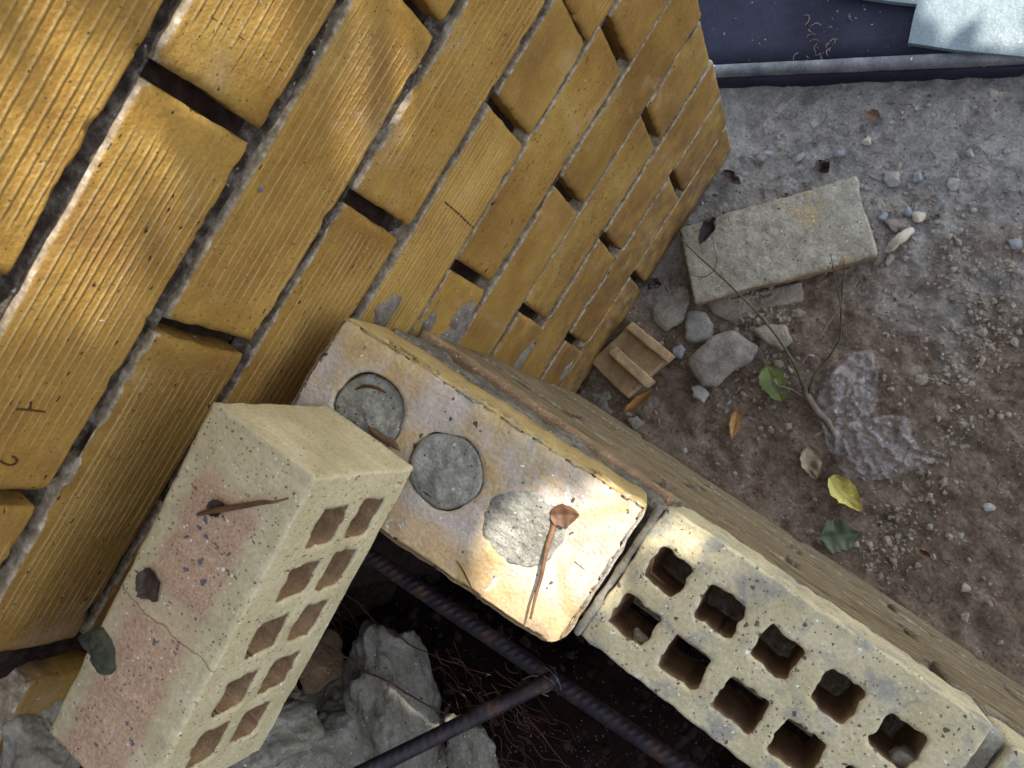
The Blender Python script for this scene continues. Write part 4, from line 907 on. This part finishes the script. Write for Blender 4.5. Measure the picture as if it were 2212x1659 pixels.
r1=at(1478,1659,.46); dd=(r1-jx)/np.linalg.norm(r1-jx); w0=jx-dd*((jx[0]-.002)/dd[0]); rebar(w0,jx+dd*1.2,.0082,'thick dark steel bar running along the pit below the low wall')
mb=MB()
for k in range(3):
    a=jx+np.array([0,0,.008]); tt=[a+.014*np.array([math.cos(u_)*(1 if k<2 else .5),math.sin(u_)*.8,0])+np.array([0,0,.012*math.sin(u_*1.3+k)]) for u_ in np.linspace(k,k+4.4,9)]
    V,f=tube(tt,[.0006]*9,6,4); mb.add(V,f)
V,f=tube([jx+np.array([0,0,.01]),jx+np.array([-.004,.008,.03]),jx+np.array([.006,.014,.045]),jx+np.array([.009,.008,.03]),jx+np.array([.003,0,.012])],[.0006]*5,6,5); mb.add(V,f)
V,f=tube([jx+np.array([0,0,.01]),jx+np.array([-.014,-.004,.014]),jx+np.array([-.022,-.016,.01])],[.0006]*3,6,5); mb.add(V,f)
o=mb.build('tie_wire',mat_simple('wire',(.16,.14,.15),(.26,.24,.25),80,.0002,.45,.6).m,col=False); tag(o,'thin wire twisted round the crossing of the two steel bars','wire')
mb=MB(); rr=np.random.default_rng(12)
for i in range(95):
    px=rr.uniform(600,1120); py=1270+(px-600)*.42+rr.uniform(-70,180); z=gat(px,py,.01)[2] if True else 0
    p=gat(px,py,.012); an=rr.uniform(-.9,.3); L=rr.uniform(.03,.12); pts=[];r0=rr.uniform(.0004,.0010)
    for s in np.linspace(0,1,7): pts.append(p+np.array([math.cos(an)*L*s,math.sin(an)*L*s,.0]) + np.array([rr.normal()*.004,rr.normal()*.004,rr.uniform(-.002,.012)]))
    V,f=tube(pts,np.linspace(r0,.0003,7),5,4); mb.add(V,f)
for pts,r0 in ((((640,1200,.45),(700,1220,.45),(760,1215,.45),(860,1240,.44),(940,1290,.43)),.0011),(((560,1300,.5),(640,1350,.49),(740,1420,.47),(860,1490,.45),(960,1540,.44)),.0016),(((700,1240,.42),(800,1330,.42),(900,1400,.42),(1060,1460,.42)),.0010),(((1090,1500,.4),(1130,1540,.4),(1180,1600,.4),(1220,1659,.4)),.0012)):
    V,f=tube([at(*q) for q in pts],np.linspace(r0,r0*.5,len(pts)),6,8,.003,3); mb.add(V,f)
o=mb.build('roots',M_rootm,col=False); tag(o,'tangle of thin reddish roots hanging in the pit','roots',kind='stuff')
# hardened cement heap carrying the loose brick
def heap(cx,cy,rx,ry,top,base,seed,name,label,mat=M_cement,ang=0,n=64,pw=.6):
    u=np.linspace(-1,1,n); X,Y=np.meshgrid(u,u,indexing='ij'); r=np.maximum(np.abs(X),np.abs(Y)); rr_=np.hypot(X,Y)
    sc=np.where(rr_>0,r/np.maximum(rr_,1e-9),1); X=X*sc;Y=Y*sc; r=np.hypot(X,Y)
    P=np.stack([X*3,Y*3,X*0+seed],-1); wob=1+.22*vnoise(np.stack([X*2.2,Y*2.2,X*0+seed],-1),seed)+.08*vnoise(P*2.5,seed+1)
    h=base+(top-base)*np.clip(1-r**3,0,1)**pw*(1+.0*r)+.010*fbm(P*1.3,4,seed+2)*(r<.98)+.003*fbm(P*7,3,seed+3)+.006*np.floor(2.5*fbm(P*.9,2,seed+4))/2
    c_,s_=math.cos(ang),math.sin(ang); XX=X*rx*wob;YY=Y*ry*wob
    V=np.stack([cx+XX*c_-YY*s_,cy+XX*s_+YY*c_,h],-1).reshape(-1,3); o=mesh(name,V,grid_faces(n,n),mat,loc=(cx,cy,base)); tag(o,label,'cement lump'); return o
def lump(c,rx,ry,rz,yaw,seed,label,mat=M_cement):
    V,f=stone((0,0,0),1,1,1,0,seed,sub=6); r=np.linalg.norm(V,axis=1,keepdims=True); dr=V/r
    n=.09*fbm(V*1.7+seed,4,seed)+.035*np.abs(fbm(V*5+seed,4,seed+1))+.018*fbm(V*16+seed,4,seed+2)+.02*np.floor(3*vnoise(V*2.1+seed,seed+5))/3
    V=V+dr*n[:,None]; V=V*np.array([rx,ry,rz]); cy,sy=math.cos(yaw),math.sin(yaw); V=V@np.array([[cy,sy,0],[-sy,cy,0],[0,0,1]])+np.array(c)
    o=mesh('cement_lump',V,f,mat,loc=(c[0],c[1],V[:,2].min())); tag(o,label,'cement lump'); return o
h=at(770,1610,.50); lump((h[0],h[1],.40),.105,.060,.070,-.72,3,'large grey-green lump of hardened cement right of the loose brick')
h=at(620,1665,.52); lump((h[0],h[1],.40),.080,.070,.115,-.3,13,'grey cement mass at the bottom edge under the loose brick')
h=at(40,1650,.030,0); lump((h[0]-.010,h[1]-.01,h[2]-.04),.045,.070,.045,.2,5,'grey cement lump in the bottom left corner under the loose brick')
lump((.105,-.43,.64),.05,.05,.098,.1,6,'upright cement lump propping the near end of the loose brick, mostly hidden below it')
h=at(1010,1630,.42); lump((h[0],h[1],.40),.045,.028,.03,-.4,8,'small knobbly cement lump beside the slanting steel bar')
p=at(588,1578,.66); V,f=stone(p,.014,.012,.012,.4,77); o=mesh('stone',V,f,M_cement,loc=p-np.array([0,0,.012])); tag(o,'small grey-green stone wedged against the near end of the loose brick','stone')
# yellow brick end bottom left, beside the tall wall
h=at(88,1478,.012,0)
mb=MB(); brick(mb,(.010,h[1]-.20,h[2]-.055),(0,1,0),(1,0,0),.20,.062,.09,False,991,True,.35); o=mb.build('buried_brick',MF,loc=(0,h[1]-.1,h[2]-.06)); tag(o,'golden brick end showing past the bottom of the tall wall at the left edge','brick')
V,f=rough_box((-.10,-.70,.2),(.088,0,0),(0,.31,0),(0,0,.85),.006,.005,.004,40,6,.004,14); o=mesh('mortar_block',V,f,M_mortar,loc=(-.05,-.5,.2)); tag(o,'dark crumbly mortar mass at the left end of the tall wall','mortar')
# orange clay patch in pit
p=at(700,1440,.40); V,f=stone(p,.05,.03,.03,-.5,31,sub=4); o=mesh('orange_brick_lump',V,f,M_strip,loc=p); tag(o,'broken orange brick half buried among the roots','brick fragment')
# unseen house wall, added close and tall to keep the pit dark
M_addedwall=mat_simple('added_wall_dark_concrete',(.02,.016,.018),(.04,.033,.035),10,.002).m
V,f=rough_box((.02,-.98,-.5),(2.6,0,0),(0,.25,0),(0,0,2.5),.04,.004,.002,12,3); o=mesh('added_house_wall',V,f,M_addedwall,loc=(1.3,-.85,-.5)); tag(o,'unseen dark concrete house wall added to keep light out of the pit','house wall')
# ============================================================ unseen tree added to cast the shade, gaps cut for the sun patches
def wpoly(pts,z,ax): return [at(x,y,z,ax) for x,y in pts]
lit=[ # crown gaps for sun patches on plugged and hollow bricks, upper wall, pale sheet
 ([(1040,1170),(1110,1090),(1220,1040),(1330,1030),(1420,1085),(1375,1230),(1215,1400),(1100,1330),(1010,1250)],.70,2),
 ([(1405,1070),(1500,1085),(1640,1205),(1540,1195),(1470,1185),(1395,1200)],.655,2),
 ([(-200,-60),(340,-60),(210,230),(130,330),(-60,360),(-200,200)],.0,0),
 ([(400,-80),(760,-80),(620,200),(540,290),(350,180)],.0,0),
 ([(300,190),(420,250),(330,430),(250,520),(60,760),(-60,760),(-60,560),(120,400)],.0,0),
 ([(770,-40),(910,20),(900,110),(800,230),(690,300),(660,200)],.0,0),
  ([(1990,-60),(2300,-60),(2300,115),(1990,80)],.045,2)]
LIT=[(np.array(wpoly(p,z,ax)),z,ax) for p,z,ax in lit]
e1=np.cross(SUN,[0,0,1.]);e1/=np.linalg.norm(e1);e2=np.cross(SUN,e1)
LP=[[( float(q@e1),float(q@e2)) for q in P_] for P_,z,ax in LIT]
rr=np.random.default_rng(20)
ctr=np.array([.33,.12,.4]); cu,cv=ctr@e1,ctr@e2; DIST=2.5
pts=[]
for lay in range(6):
    step=.036
    for a in np.arange(cu-.92,cu+.92,step):
        for b in np.arange(cv-.95,cv+.95,step):
            pts.append((a+rr.uniform(-.5,.5)*step,b+rr.uniform(-.5,.5)*step,DIST+.06*lay+rr.uniform(-.05,.25)))
pts=np.array(pts); keep=np.ones(len(pts),bool)
for P_ in LP:
    for (dx,dy) in ((0,0),(.016,0),(-.016,0),(0,.016),(0,-.016)): keep&=~inpoly(pts[:,0]+dx,pts[:,1]+dy,P_)
keep|=rr.random(len(pts))<.012
pts=pts[keep]
N=len(pts); cen=pts[:,:1]*e1+pts[:,1:2]*e2+pts[:,2:]*SUN
lv=np.array([(-1,0),(-.5,.42),(.2,.45),(1,0),(.2,-.45),(-.5,-.42)])
an=rr.uniform(0,6.28,N); tl=rr.normal(0,.35,(N,2)); sz=rr.uniform(.030,.042,N)
V=np.zeros((N,6,3))
for k in range(6):
    lx=(lv[k,0]*np.cos(an)-lv[k,1]*np.sin(an))*sz; ly=(lv[k,0]*np.sin(an)+lv[k,1]*np.cos(an))*sz
    V[:,k]=cen+lx[:,None]*e1+ly[:,None]*e2+(lx*tl[:,0]+ly*tl[:,1])[:,None]*SUN
fs=[[i*6+k for k in range(6)] for i in range(N)]
tr=empty('added_shade_tree',(1.9,3.0,0)); tag(tr,'unseen tree added to shade the brickwork, crown gaps cut to shape the sun patches','tree')
mesh('added_crown',V.reshape(-1,3),fs,M_dgreen,tr,smooth=False)
cc=ctr+SUN*(DIST+.2)
V,f=tube([(1.9,3.0,-.1),(1.95,2.95,1.2),(1.8,2.8,2.4),tuple((np.array([1.8,2.8,2.6])+cc)/2+[0,0,.35]),tuple(cc+SUN*.25)],[.10,.085,.07,.04,.015],12,8,.02,3); mesh('added_trunk',V,f,M_twig,tr)
